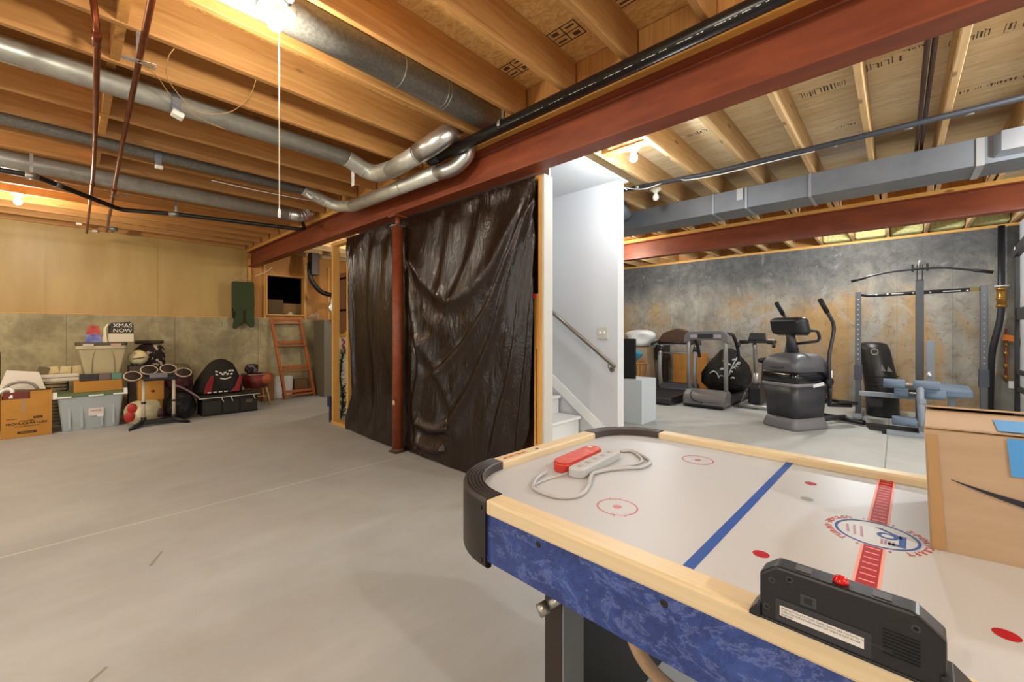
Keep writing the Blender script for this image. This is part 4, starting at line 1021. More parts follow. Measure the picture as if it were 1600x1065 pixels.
MB().tube(fillet([(.04, .14, 1.26), (-.12, .22, 1.28), (-.16, .22, 1.14), (.03, .05, 1.10)], .06), .018, 12).tube(fillet([(.04, -.14, 1.26), (-.12, -.22, 1.28), (-.16, -.22, 1.14), (.03, -.05, 1.10)], .06), .018, 12).build('fixed_handles', MBLK, t)
for s in (1, -1):
    a = fillet([(-.24, s*.285, .55), (-.20, s*.295, .92), (-.30, s*.305, 1.34), (-.04, s*.305, 1.66)], .10, 5)
    arm = MB().tube(a, .021, 14).build('moving_arm', GREYD, t)
    MB().tube([(-.165, s*.305, 1.505), (-.04, s*.305, 1.665)], .028, 14).build('arm_grip', RUB, arm, sub_of=True)
    MB().cyl((-.24, s*.255, .62), (-.24, s*.30, .62), .05).build('arm_pivot', MBLK, arm, sub_of=True)
    MB().tube([(-.24, s*.285, .55), (-.35, s*.20, .30), (-.80, s*.16, .26)], .025, 12).build('pedal_link', MBLK, t)
    MB().prism(rrect(.36, .15, .06), .30, .345, Matrix.Translation((-.62, s*.18, 0)) @ Matrix.Rotation(-.12, 4, 'Y')).build('foot_plate', RUB, t, bevel=.01)
MB().tube([(-.25, 0, .07), (-.92, 0, .07)], .035, 12).build('rear_beam', GREYD, t)
MB().tube([(-.90, -.26, .045), (-.90, .26, .045)], .035, 12).build('rear_foot', MBLK, t)

# home gym with lat bar
t = thing('home_gym', 'grey weight bench tower with a curved pulldown bar against the concrete wall', 'multi gym', (7.8, -.2, 0))
for y in (.42, -.80):
    c = MB().box(7.865, y-.033, .0, 7.935, y+.033, 1.84).build('side_post', M('post_grey', '#5f6369', .4, .4), t, True, bevel=.004)
    for k in range(13): MB().lathe([(.009, 0), (.009, .002), (0, .002)], (7.864, y, .86+.072*k), 10, axis=(-1, 0, 0)).build('post_hole', M('hole_light', '#b9bcc0', .4), c, True)
    MB().box(7.55, y-.05, .0, 8.25, y+.05, .07).build('floor_foot', FRAMEG, t, True, bevel=.006)
    MB().box(7.855, y-.045, .56, 7.945, y+.045, .78).build('post_sleeve', M('sleeve_blue', '#454c5c', .45), c, True, bevel=.006)
cb = MB().tube(fillet([(7.9, .42, 1.82), (7.9, .32, 1.78), (7.9, -.80, 1.80)], .05), .025, 12).build('cross_bar', STEELB, t, True)
for y in (.22, .10, -.16, -.32, -.66): MB().ball((7.872, y, 1.785), .013, seg=10).build('bar_bolt', M('bright_bolt', '#d8d8d8', .3, .6), cb, True)
MB().box(7.872, -.76, 1.77, 7.88, -.68, 1.82).build('warning_label', M('label_yellow', '#8d7a30', .5), cb, True)
for y0, y1 in ((.06, -.06), (-.44, -.60)): MB().box(7.873, y1, 1.782, 7.878, y0, 1.796).build('bar_print', M('bar_print', '#c2c2c0', .5), cb, True)
MB().box(7.80, -.26, .06, 7.88, -.18, 1.96).build('mast', M('mast_grey', '#4e5156', .4, .3), t, True, bevel=.005)
b = MB()
for y in (-.245, -.195): b.bar((7.80, y, 1.94), (7.76, y, 2.16), .012, .03)
b.build('pulley_bracket', STEELB, t, True)
MB().lathe([(.05, -.012), (.055, -.008), (.045, 0), (.055, .008), (.05, .012)], (7.75, -.22, 2.16), 20, axis=(0, 1, 0)).build('pulley', M('pulley', '#8a8a8c', .4), t, True)
for y in (-.15, -.29): MB().box(7.74, y-.012, 2.06, 7.77, y+.012, 2.16).build('bar_hook', MBLK, t, True)
pb = MB().tube(spline([(7.72, .49, 1.985), (7.73, .25, 2.05), (7.75, .05, 2.085), (7.75, -.22, 2.095), (7.75, -.45, 2.085), (7.74, -.65, 2.04), (7.73, -.86, 1.985)], 6), .014, 10).build('pulldown_bar', STEELB, t, True)
for a, c in (((7.72, .49, 1.985), (7.727, .32, 2.03)), ((7.73, -.86, 1.985), (7.737, -.70, 2.028))): MB().cyl(a, c, .02, seg=12).build('bar_grip', RUB, pb, True)
MB().tube([(7.77, -.22, 2.1), (7.70, -.24, .9)], .004, 6).build('cable', MBLK, t, True) if False else None
MB().box(7.74, -.36, .62, 7.80, -.28, 1.14).build('sliding_sleeve', FRAMEG, t, True, bevel=.006)
MB().tube([(7.72, -.31, .66), (7.76, -.31, .72)], .03, 12).build('sleeve_knob', M('bright_bolt', '#d8d8d8', .3, .6), t, True)
MB().box(6.9, -.25, .40, 7.82, -.19, .46).build('bench_beam', FRAMEG, t, True, bevel=.006)
MB().box(7.28, -.22, .40, 7.34, .38, .46).build('cross_arm', FRAMEG, t, True, bevel=.006)
MB().tube(spline([(6.98, -.20, .60), (6.94, -.20, .45), (6.95, -.21, .28), (6.99, -.22, .13)], 6), .035, 12).build('leg_lever', FRAMEG, t, True)
for z, x, ends in ((.615, 7.0, ((.13, -.07), (-.14, -.37))), (.50, 7.08, ((.03, -.10), (-.22, -.42))), (.165, 6.97, ((.05, -.17), (-.26, -.44)))):
    rod = MB().cyl((x, ends[0][0]-.01, z), (x, ends[1][1]+.01, z), .014, seg=10).build('roller_rod', SILV, t, True)
    for a, c in ends: MB().tube([(x, a, z), (x, a-.006, z), (x, c+.006, z), (x, c, z)], [.048, .057, .057, .048], 20).build('foam_roller', FOAM, rod, True)
MB().prism(rrect(.46, .30, .05), .50, .58, Matrix.Translation((7.42, -.50, 0)) @ Matrix.Rotation(-.08, 4, 'Y')).build('arm_pad', FOAM, t, True, bevel=.018, seg=3)
MB().box(7.4, -.52, .1, 7.46, -.46, .52).build('pad_post', FRAMEG, t, True)
MB().prism(rrect(.42, .30, .06), .47, .54, Matrix.Translation((7.4, -.12, 0))).build('seat_pad', MBLK, t, True, bevel=.018)
MB().box(6.86, -.30, .0, 6.94, .10, .05).build('front_foot', FRAMEG, t, True, bevel=.006)
MB().box(6.86, .10, .0, 6.95, .14, .055).build('foot_cap', RUB, t, True)
MB().box(6.9, -.25, .02, 7.82, -.19, .07).build('base_beam', FRAMEG, t, True)
MB().box(7.55, .15, .22, 7.9, .30, .30).build('weight_carriage', MBLK, t, True, bevel=.01)
tag(MB().prism([(7.02, -.40), (7.02, .26), (7.50, .34), (7.50, -.40)], 0, .012).build('floor_mat', RUB), 'black rubber mat under the grey weight bench', 'mat')

t = thing('heavy_bag', 'black punching bag with a chain ring standing behind the left gym post', 'punching bag', (8.35, .22, 0))
bg = []
for z, r, dx in ((0, .16, 0), (.02, .19, 0), (.5, .195, .02), (.98, .185, .10), (1.07, .17, .12), (1.10, .10, .12)):
    bg.append([(8.30+dx*.9+r*math.cos(2*PI*i/24), .16+dx*1.0+r*math.sin(2*PI*i/24), z) for i in range(24)])
hb = MB().loft(bg).build('bag_body', M('bag_leather', '#1d1a1a', .4, bump=.3, scale=7), t, True)
MB().tube([(8.18+.0, .25+.04*math.cos(a), .96+.04*math.sin(a)) for a in [2*PI*i/16 for i in range(16)]], .007, 8, closed=True).build('ring', GALV, t, True)
b = MB()
for k in range(3): b.face([(8.135+.02*k, .05+.07*k, .68), (8.14+.02*k, .11+.07*k, .68), (8.145+.02*k, .10+.07*k, .76+.03*(k == 1))])
b.build('triangle_logo', M('bag_logo', '#7d7a78', .5), hb, True)
for z in (.48, .52, .56, .60): MB().tube([(8.30+.02*z+.198*math.cos(a), .16+.04*z+.198*math.sin(a), z) for a in [2*PI*i/28 for i in range(28)]], .005, 6, closed=True).build('tape_band', BLACK, hb, True)

# right corner: pipes and black frame
t = thing('water_service', 'black insulated water pipe with brass valves in the corner of the gym wall', 'pipe', (8.98, -1.06, .0))
MB().tube(fillet([(8.945, -1.07, 2.745), (8.945, -1.07, 1.45), (8.945, -.98, 1.0), (8.945, -.96, .0)], .25, 8), .036, 14).build('insulated_riser', MBLK, t, True)
BRASS = M('brass', '#a5793a', .35, .8)
MB().cyl((8.945, -1.07, 1.86), (8.945, -1.07, 1.62), .045).build('brass_body', BRASS, t, True)
for z in (1.86, 1.72, 1.62): MB().lathe([(.05, -.02), (.056, 0), (.05, .02)], (8.945, -1.07, z), 8).build('valve_nut', BRASS, t, True)
MB().box(8.90, -1.14, 1.89, 8.92, -1.0, 1.91).build('valve_lever', GALV, t, True)
MB().cyl((9.0, -1.12, .57), (9.0, -1.12, 1.30), .014).build('copper_riser', M('copper_bright', '#9d5b3c', .35, .7), t, True)
for z in (1.08, .95, .78, .62): MB().cyl((9.0, -1.12, z-.03), (9.0, -1.12, z+.03), .024).build('meter_union', BRASS, t, True)
MB().box(8.96, -1.22, 1.13, 8.98, -1.08, 1.21, (.2, 0, 0)).build('orange_tag', M('tag_orange', '#cf7420', .6), t, True)
MB().box(8.98, -1.215, .47, 9.0, -1.14, .57).build('white_outlet', WHITE_P, t, True)
t = tag(MB().prism([(-1.22, 0), (-1.22, .42), (-1.06, .62), (-.90, .72), (-.90, 0)], 8.99, 9.05, PX).build('concrete_pad', M('pad_grey', '#85827a', .9, c2='#726f68', scale=4)), 'broken grey cement pad at the foot of the corner water pipe', 'pad')
t = thing('black_rack', 'black metal frame at the right edge in front of the white wall', 'rack', (7.5, -1.1, 0))
for x, y in ((7.80, -1.055), (7.80, -1.22), (6.95, -1.055), (6.95, -1.22)): MB().box(x-.03, y-.02, 0, x+.03, y+.02, 2.22).build('rack_post', MBLK, t, True, bevel=.004)
tb = MB().bar((7.86, -1.05, 2.20), (6.9, -1.05, 2.30), .05, .10).build('top_beam', MBLK, t, True)
for z in (.75, .55, 1.40): MB().box(6.95, -1.085, z, 7.80, -1.045, z+(.14 if z > 1 else .05)).build('cross_beam', MBLK, t, True)
for z in (.76, .56): MB().bar((7.8, -1.05, z), (7.8, -1.22, z), .04, .04).build('side_brace', SILV, t, True)
b = MB(); b.face([(7.70, -1.018, 2.225), (7.62, -1.018, 2.235), (7.655, -1.018, 2.275)]); b.build('beam_logo', WHITE_P, tb, True)
MB().box(7.0, -1.24, .9, 7.75, -1.20, 2.1).build('backboard', M('banner_white', '#d8d4d0', .6), t, True)

# by the stairwell end: white cabinet and stored things
t = tag(MB().box(5.30, 2.53, 0, 5.75, 3.35, .60).build('low_cabinet', M('cabinet_white', '#c4ccd2', .4), bevel=.004), 'low white cabinet beside the stair wall end', 'cabinet')
tag(MB().box(5.40, 2.68, .60, 5.44, 3.30, 1.16).box(5.36, 2.8, .60, 5.50, 3.2, .615).build('television', M('tv_black', '#0b0b0d', .25), bevel=.004), 'black flat screen seen edge on atop the white cabinet', 'television')
WICK = m_wood('basket_wood', '#b98d58', '#8f6438', 'z', .1, knots=False)
t = thing('bushel_basket', 'wooden bushel basket with slatted sides against the gym wall', 'basket', (7.9, 3.95, 0))
for i in range(22):
    a = 2*PI*i/22; rb_, rt_ = .20, .25
    MB().bar((7.9+rb_*math.cos(a), 3.95+rb_*math.sin(a), 0), (7.9+rt_*math.cos(a), 3.95+rt_*math.sin(a), .66), .055, .006, up=(math.cos(a), math.sin(a), 0)).build('slat', WICK, t, True)
for z, r in ((.02, .204), (.34, .232), (.63, .255)): MB().tube([(7.9+r*math.cos(2*PI*i/28), 3.95+r*math.sin(2*PI*i/28), z) for i in range(28)], .014, 8, closed=True).build('hoop', WICK, t, True)
tag(MB().box(8.3, 3.85, 0, 8.75, 4.4, .93).build('carton', KRAFT, bevel=.006), 'plain brown carton behind the bushel basket', 'box')
def blob(c, s, mat, name, seed, amp=.12):
    rg = random.Random(seed); ph = [rg.uniform(0, 6) for _ in range(6)]
    b = MB(); n = 26; R = []
    for j in range(1, 14):
        t_ = PI*j/14; ring = []
        for i in range(n):
            a = 2*PI*i/n; k = 1 + amp*(math.sin(3*a+ph[0]+2*t_)*.6 + math.sin(5*a+ph[1]-3*t_)*.4 + math.sin(2*t_*2+ph[2])*.3)
            z = c[2] + s[2]*(1-math.cos(t_))/2*1.0
            ring.append((c[0]+s[0]*math.sin(t_)**.6*math.cos(a)*k, c[1]+s[1]*math.sin(t_)**.6*math.sin(a)*k, z))
        R.append(ring)
    b.loft(R); return b.build(name, mat)
tag(blob((8.52, 4.08, .93), (.24, .33, .38), M('thin_white_plastic', '#cfd0d0', .4, bump=.5, scale=9), 'plastic_bag', 5, .2), 'crumpled white plastic bag on the brown carton', 'bag')
tag(blob((7.9, 4.02, .66), (.2, .2, .26), M('blue_cloth', '#3f8fae', .8, bump=.3, scale=12), 'cloth_bundle', 8, .22), 'bright blue cloth heaped in the bushel basket', 'cloth')
tag(MB().box(8.60, 3.60, .66, 8.9, 3.80, .98).box(8.64, 3.62, 0, 8.86, 3.78, .66).build('speaker_box', MBLK, bevel=.01), 'black box behind the dark brown treadmill', 'box')
tag(MB().lathe([(0, 0), (.06, .01), (.10, .08), (.10, .20), (.06, .30), (.02, .36), (0, .37)], (6.6, 3.38, 0), 20).build('red_bottle', M('red_plastic', '#b8283a', .4)), 'red rounded container beside the black flat screen', 'container')
tag(MB().box(8.93, 2.85, 0, 8.98, 3.55, .82, (0, .02, 0)).build('plywood_sheet', PLY_ORANGE), 'tan plywood sheet leaning on the gym wall behind the brown treadmill', 'board')
# ---------------------------------------------------------------- things along the far left wall
KRAFTO = M('orange_card', '#bf8636', .75, c2='#b17b30', scale=3, bump=.03); PRINT = M('box_print', '#4a3214', .8)
INKW = M('white_print', '#e4e0d4', .6)
XF = lambda o: frame(o, (1, 0, 0), (0, 0, 1))      # lettering on a face that looks toward the room
t = thing('cardboard_box', 'open brown produce carton with printed front at the left end of the pile', 'box', (-.315, 7.82, 0))
x0, x1, y0, y1 = -.515, -.115, 7.62, 8.02
b = MB(); b.box(x0, y0, 0, x1, y0+.008, .46); b.box(-.29, y0, .46, x1, y0+.008, .545); b.box(x0, y1-.008, 0, x1, y1, .52); b.box(x0, y0+.008, 0, x0+.008, y1-.008, .5); b.box(x1-.008, y0+.008, 0, x1, y1-.008, .54); b.box(x0, y0, 0, x1, y1, .008)
ca = b.build('carton', KRAFTO, t, True)
MB().box(x1, y0+.01, .50, x1+.05, y1-.05, .508, (0, 1.2, 0), (x1, 7.8, .53)).build('flap', KRAFTO, t, True)
MB().box(-.36, y0-.001, .30, -.325, y0+.001, .46).build('paper_tape', CTAPE, ca, True)
for s, z, x, sz, nm in (('PRODUCE PATORS', .165, -.315, .036, 'box_lettering'), ('WORLD BEST', .195, -.315, .020, 'box_lettering'), ('QUALITY FRESH PACK FOOD', .133, -.315, .014, 'box_lettering'), ('NET WEIGHT', .225, -.43, .013, 'box_lettering')):
    text(s, sz, PRINT, ca, XF((x, y0-.001, z)), nm, .0006, bold=sz*.035, sx=1.05)
MB().box(-.265, y0-.0012, .215, -.19, y0, .242).build('print_panel', PRINT, ca, True); text('60  12', .018, KRAFTO, ca, XF((-.228, y0-.002, .228)), 'box_lettering', .0004)
MB().box(-.39, y0-.0012, .045, -.24, y0, .075).build('print_panel', PRINT, ca, True); text('PRODUCE', .022, KRAFTO, ca, XF((-.315, y0-.002, .06)), 'box_lettering', .0004)
tag(MB().prism([(-.19, 0), (-.13, .24), (.13, .20), (.19, -.02)], -.006, .006, Matrix.Translation((-.36, 7.86, .56)) @ Matrix.Rotation(1.25, 4, 'X')).build('picture_sheet', M('glossy_paper', '#d9d2c4', .4)), 'white printed sheet sticking up out of the produce carton', 'paper')
tag(MB().tube([(-.37+.13*math.cos(a), 7.76-.0, .55+.10*math.sin(a)) for a in [PI*i/16 for i in range(17)]], .016, 8).build('curved_band', M('grey_band', '#8f8a80', .6)), 'grey curved band resting in the produce carton before the sheet', 'band')
tag(MB().box(-.50, 7.63, .44, -.30, 7.72, .54).build('red_carton', M('dark_red_card', '#6d2a1e', .6), bevel=.004), 'dark red little box poking out of the produce carton', 'box')
tag(MB().tube(spline([(-.54, 7.66, .53), (-.48, 7.68, .58), (-.43, 7.67, .56), (-.44, 7.63, .47)], 6), .018, 10).build('plastic_hook', WHITE_P), 'white plastic hook leaning over the left rim of the produce carton', 'handle')
tag(MB().prism(rrect(.12, .10, .03), 0, 1.0, Matrix.Translation((-.62, 8.3, 0))).build('felt_roll', M('grey_felt', '#5d5a55', .9)), 'tall dark grey roll standing at the left edge behind the carton', 'roll')

t = thing('wire_crate', 'dark wire crate squeezed between the produce carton and the pale blue bin', 'crate', (-.09, 8.3, 0))
b = MB()
for z in [.03+.045*k for k in range(13)]: b.tube([(-.20, 8.13, z), (.02, 8.13, z), (.02, 8.55, z), (-.20, 8.55, z)], .006, 6, closed=True)
b.build('wire_rows', M('dark_wire', '#3a352e', .5, .5), t, True)
for x, y in ((-.20, 8.13), (.02, 8.13), (.02, 8.55), (-.20, 8.55)): MB().cyl((x, y, 0), (x, y, .60), .008, seg=8).build('corner_wire', M('dark_wire', '#3a352e', .5, .5), t, True)
for i, z in enumerate((.605, .655)):
    tag(MB().box(-.26, 8.06, z, .16, 8.45, z+.045).build('white_tray', M('white_tray', '#ddd5c4', .6), bevel=.008), ('lower' if i == 0 else 'upper') + ' of two shallow white trays stacked over the wire crate', 'tray')
pa = M('gift_paper', '#d6c898', .5, c2='#b7a06a', scale=8)
for i, (x, y, rot) in enumerate(((-.20, 8.16, .5), (-.11, 8.18, -.4), (-.0, 8.15, .2), (.10, 8.18, -.15))):
    tag(MB().box(x-.05, y-.03, .701, x+.05, y+.03, .80, (0, rot*.5, 0)).build('paper_bag', pa if i != 0 else M('dark_bag', '#6a5c3c', .6), bevel=.006), ORD[i] + ' small gold paper bag from the left in the white tray', 'bag', 'paper bags in the tray')

t = thing('storage_bin', 'pale blue plastic bin with a green lid and white handles on the floor', 'bin', (.23, 7.86, 0))
def tub(z0, z1, w0, d0, w1, d1, cx, cy, name, mat, par, r=.03):
    n = [(z0, w0, d0), (z0+.01, w0+.004, d0+.004), (z1-.01, w1, d1), (z1, w1, d1)]
    return MB().loft([[(x, y, z) for x, y in rrect(w, d, r, 4, cx, cy)] for z, w, d in n]).build(name, mat, par, True)
tub(0, .43, .52, .38, .60, .44, .23, 7.86, 'bin_body', M('bin_blue', '#a9b1b2', .45), t)
for x in (.03, .14, .32, .43): MB().box(x-.012, 7.643, .04, x+.012, 7.66, .40, (-.07, 0, 0)).build('bin_rib', M('bin_blue', '#a9b1b2', .45), t, True)
ld = MB().prism(rrect(.66, .48, .04, 4, .23, 7.86), .43, .475).build('lid', M('lid_green', '#5c6d45', .5), t, True, bevel=.006)
for x in (-.02, .27, .50): MB().box(x-.07, 7.608, .425, x+.07, 7.63, .445).build('lid_latch', WHITE_P, ld, True, bevel=.003)
for x in (-.09, .55): MB().box(x-.02, 7.62, .42, x+.02, 7.72, .50).build('handle', WHITE_P, t, True, bevel=.004)
l = MB().box(.20, 7.634, .17, .34, 7.64, .27).build('label', M('bin_label', '#d9cfc6', .5), t, True)
text('HOME', .035, M('bin_label_red', '#b05a50', .6), l, XF((.27, 7.632, .235)), 'label_lettering', .0005)
MB().box(.28, 7.632, .155, .335, 7.637, .185).build('price_tag', WHITE_P, l, True)
tag(MB().box(.07, 7.68, .475, .525, 8.05, .615).build('flat_carton', KRAFTO, bevel=.006), 'flat unmarked carton lying on the green bin lid', 'box')
for i, (x0, x1, z0, z1, c, lb) in enumerate(((.12, .30, .616, .70, '#2a2622', 'black case on the flat carton under the beige tote'), (.30, .42, .616, .70, '#6b5a55', 'grey brown book box between the black case and the teal box'), (.42, .525, .616, .70, '#5f8a78', 'teal box at the right end of the flat carton'))):
    tag(MB().box(x0, 7.72, z0, x1-.004, 8.02, z1).build('small_box', M('small_box%d' % i, c, .5), bevel=.005), lb, 'box')
t = thing('storage_tote', 'beige plastic tote with tapered ribs on top of the stack', 'tote', (.34, 7.95, .70))
tub(.70, 1.03, .34, .28, .46, .38, .34, 7.93, 'tote_body', M('tote_beige', '#b9aa82', .5), t)
MB().prism(rrect(.49, .44, .05, 4, .33, 7.93), 1.03, 1.075).build('tote_rim', M('tote_rim', '#c1b28b', .5), t, True, bevel=.006)
for s in (-1, 1): MB().tube(spline([(.34+s*.07, 7.745, 1.02), (.34+s*.10, 7.752, .92), (.34+s*.11, 7.775, .72)], 5), .006, 6).build('tote_rib', M('tote_shade', '#a3946d', .5), t, True)
MB().prism(rrect(.50, .46, .05, 4, .33, 7.94), 1.075, 1.115).build('lid', M('lid_dark', '#4e4a38', .5), t, True, bevel=.008)
for x, c in ((.20, '#c9b9a8'), (.46, '#c79a84')): MB().box(x-.05, 7.70, 1.07, x+.05, 7.715, 1.10).build('lid_clip', M('clip'+c[1:3], c, .5), t, True)
t = thing('toy_pack', 'red and blue printed pack standing on the tote lid', 'pack', (.25, 7.95, 1.116))
MB().box(.18, 7.93, 1.116, .33, 7.97, 1.22).build('blue_half', M('pack_blue', '#4b57a0', .5, c2='#8d8fc0', scale=14), t, True)
MB().prism([(.185, 0), (.20, .09), (.23, .13), (.30, .12), (.325, .04), (.325, 0)], 7.93, 7.97, FR @ Matrix.Translation((0, 1.22, 0))).build('red_half', M('pack_red', '#9c2f24', .5, c2='#c25a4a', scale=14), t, True)
tag(MB().prism(spline([(.33, 1.116), (.345, 1.20), (.34, 1.28), (.385, 1.37), (.40, 1.38), (.38, 1.28), (.385, 1.20), (.395, 1.116)], 3) and [(.31, 1.116), (.325, 1.17), (.35, 1.20), (.35, 1.30), (.39, 1.37), (.40, 1.36), (.375, 1.30), (.38, 1.20), (.39, 1.116)], 7.95, 7.98, FR).build('white_figure', M('ceramic_cream', '#e2d6b4', .4)), 'cream curved stand between the toy pack and the word sign', 'ornament')
t = thing('word_sign', 'white boxed sign with dark two line lettering on the tote lid', 'sign', (.52, 8.0, 1.116))
MB().box(.40, 7.97, 1.116, .66, 8.03, 1.235).build('sign_base', M('sign_white', '#d9ceb2', .5), t, True, bevel=.004)
sb = MB().prism([(.40, 1.235), (.40, 1.33), (.43, 1.385), (.62, 1.40), (.66, 1.36), (.66, 1.235)], 7.985, 8.015, FR).build('sign_board', M('sign_dark', '#3a2e22', .6), t, True)
for s, z in (('XMAS', 1.345), ('NOW', 1.275)): text(s, .075, INKW, sb, XF((.545, 7.983, z)), 'sign_lettering', .002)

t = thing('helmet', 'cream goalie helmet hanging over a box beside the tote', 'helmet', (.64, 7.95, .78))
hs = MB().ball((.705, 7.95, .89), .112, (1.0, .9, .95)).build('shell', M('helmet_cream', '#d9cf9e', .35), t, True)
MB().tube(spline([(.64, 7.862, .875), (.70, 7.848, .885), (.76, 7.862, .895)], 5), .009, 8).build('visor_slot', M('slot', '#6d6342', .6), hs, True)
MB().box(.65, 7.86, .79, .70, 7.89, .81).build('chin_clip', BLACK, t, True)
tag(MB().box(.60, 7.88, .0, .775, 8.1, .78).build('grey_crate', M('crate_dark', '#4d4434', .6), bevel=.01), 'dark box on the floor under the cream helmet', 'box')
PATT = M('patterned_cloth', '#241c18', .8, c2='#c9bda8', scale=13, lo=.56, hi=.6)
tag(blob((.86, 8.31, .62), (.20, .18, .46), PATT, 'patterned_bag', 12, .08), 'dark bag with a white scribble pattern behind the drum pads', 'bag')
tag(MB().prism(rrect(.34, .16, .07), 1.075, 1.13, Matrix.Translation((.86, 8.29, 0))).build('brim_hat', M('bag_flap', '#3d3226', .7), bevel=.02), 'flat dark brim on top of the patterned bag', 'cap')
tag(MB().box(.78, 8.0, .0, 1.35, 8.55, .62).build('dark_carton', M('dark_carton', '#4a3a26', .7), bevel=.01), 'low dark carton behind the drum pads by the concrete wall', 'box')
tag(blob((1.20, 8.22, .62), (.15, .14, .14), M('olive_cloth', '#4f4a30', .85, c2='#6d6848', scale=8), 'cloth_bundle', 3), 'olive rolled cloth on the dark carton', 'cloth')

# toy drum kit
t = thing('drum_kit', 'toy electronic drum kit with four round pads on two white tubes', 'drum kit', (.87, 7.32, 0))
TUBEW = M('drum_tube', '#cdbfa8', .35)
for x in (.705, 1.02):
    ut = MB().tube([(x, 7.34, .06), (x, 7.34, .62)], .019, 14).build('upright', TUBEW, t, True)
    MB().tube([(x, 7.34, .30), (x, 7.34, .325)], .025, 12).build('height_collar', BLACK, ut, True)
    MB().tube([(x, 7.34, .06), (x, 7.34, .12)], .03, 12).build('foot_socket', BLACK, ut, True)
MB().bar((.66, 7.34, .05), (1.06, 7.34, .05), .07, .06).build('cross_foot', MBLK, t, True, bevel=.01)
MB().loft([[(.70, 7.30, .02), (.70, 7.39, .02), (.70, 7.39, .08), (.70, 7.30, .08)], [(.54, 7.10, .0), (.54, 7.15, 0), (.54, 7.15, .03), (.54, 7.10, .03)]]).build('splayed_foot', MBLK, t, True)
MB().loft([[(1.02, 7.30, .02), (1.02, 7.39, .02), (1.02, 7.39, .08), (1.02, 7.30, .08)], [(1.17, 7.18, .0), (1.17, 7.23, 0), (1.17, 7.23, .03), (1.17, 7.18, .03)]]).build('splayed_foot', MBLK, t, True)
MB().box(.70, 7.30, .60, 1.05, 7.40, .66).build('pad_bar', MBLK, t, True, bevel=.015)
MB().box(.76, 7.28, .63, .95, 7.34, .70, (-.3, 0, 0)).build('controller', GREYM, t, True, bevel=.01)
for x, y, z in ((.595, 7.30, .68), (.765, 7.38, .745), (.965, 7.38, .75), (1.125, 7.32, .69)):
    ax = (0, -.62, .78)
    p = MB().lathe([(.04, -.05), (.082, -.035), (.092, -.02), (.092, -.004), (0, -.004)], (x, y, z), 28, axis=ax).build('pad_shell', MBLK, t, True)
    MB().lathe([(0, -.004), (.080, -.004), (.080, .002), (0, .002)], (x, y, z), 28, axis=ax).build('pad_skin', M('pad_skin', '#2b1d14', .8), p, True)
    MB().lathe([(.080, -.006), (.080, .004), (.093, .004), (.093, -.006), (.080, -.006)], (x, y, z), 28, axis=ax).build('pad_rim', M('pad_rim', '#c0ae98', .4), p, True)
tag(MB().box(.68, 7.62, .30, .95, 7.85, .585).box(.685, 7.65, 0, .94, 7.85, .30).build('small_carton', KRAFTO, bevel=.006), 'small brown carton behind the left drum tube', 'box')
tag(MB().lathe([(.02, 0), (.02, .002), (0, .002)], (.83, 7.618, .43), 16, axis=(0, -1, 0)).build('round_sticker', M('sticker', '#7a3a1c', .6)), 'round brown sticker on the small carton', 'sticker')
t = thing('printed_bag', 'white clear bag with red print behind the drum stand feet', 'bag', (.72, 7.52, 0))
o = blob((.73, 7.53, 0), (.20, .09, .33), M('clear_bag', '#cbbf9d', .35, c2='#a39872', scale=6, bump=.2), 'bag_body', 21, .07)
o.parent = t; o.matrix_basis = Matrix.Translation(Vector(o.location) - Vector((.72, 7.52, 0)))
for x, z, r in ((.575, .13, .055), (.60, .24, .05)): MB().ball((x, 7.455, z), r, (1, .35, 1.3)).build('red_print', M('bag_red', '#b0281c', .4), t, True)
MB().ball((.885, 7.47, .14), .045, (1, .35, 1.4)).build('dark_print', M('bag_purple', '#4b2030', .4), t, True)
MB().ball((.69, 7.445, .17), .05, (1, .3, 1.5)).build('cream_print', M('bag_cream', '#e5d9b4', .4), t, True)
TRASH = m_bag()
tag(blob((1.135, 7.58, 0), (.165, .15, .40), TRASH, 'rubbish_bag', 31, .10), 'shiny black rubbish bag on the floor right of the drum tubes', 'bag')
RP = M('red_plaid', '#6a2a26', .7, c2='#3a2030', scale=16, lo=.45, hi=.55)
tag(blob((1.14, 7.74, .41), (.165, .14, .30), RP, 'plaid_bag', 33, .08), 'dark red patterned bag heaped above the rubbish bag', 'bag')
tag(MB().tube(spline([(1.05, 7.55, .50), (1.15, 7.52, .45), (1.28, 7.50, .34), (1.34, 7.5, .28)], 5), .014, 8).build('bag_strap', M('strap_mauve', '#8a6a70', .6)), 'pale strap hanging across the plaid bag', 'strap')

# backpack on the black organiser
CANV = M('canvas_dark', '#1d1a14', .85); CRED = M('canvas_red', '#8e1f26', .7)
t = thing('backpack', 'big black and red equipment bag slumped on the black organiser', 'bag', (1.63, 7.85, .31))
R = []
for z, x0, x1, y0, y1 in ((.31, 1.34, 1.93, 7.60, 8.1), (.36, 1.32, 1.94, 7.58, 8.1), (.50, 1.36, 1.93, 7.62, 8.1), (.64, 1.45, 1.88, 7.68, 8.1), (.75, 1.53, 1.84, 7.76, 8.08), (.81, 1.60, 1.76, 7.84, 8.02), (.825, 1.66, 1.72, 7.90, 7.98)):
    R.append([(x, y, z) for x, y in rrect(x1-x0, y1-y0, min(x1-x0, y1-y0)*.35, 5, (x0+x1)/2, (y0+y1)/2)])
bgb = MB().loft(R).build('bag_body', CANV, t, True)
for pts in ([(1.40, .33), (1.50, .33), (1.53, .58), (1.50, .60), (1.43, .46)], [(1.73, .33), (1.86, .33), (1.90, .56), (1.86, .56), (1.80, .40)]):
    MB().prism(pts, 7.575, 7.60, FR).build('red_panel', CRED, t, True, bevel=.008)
rb = random.Random(6)
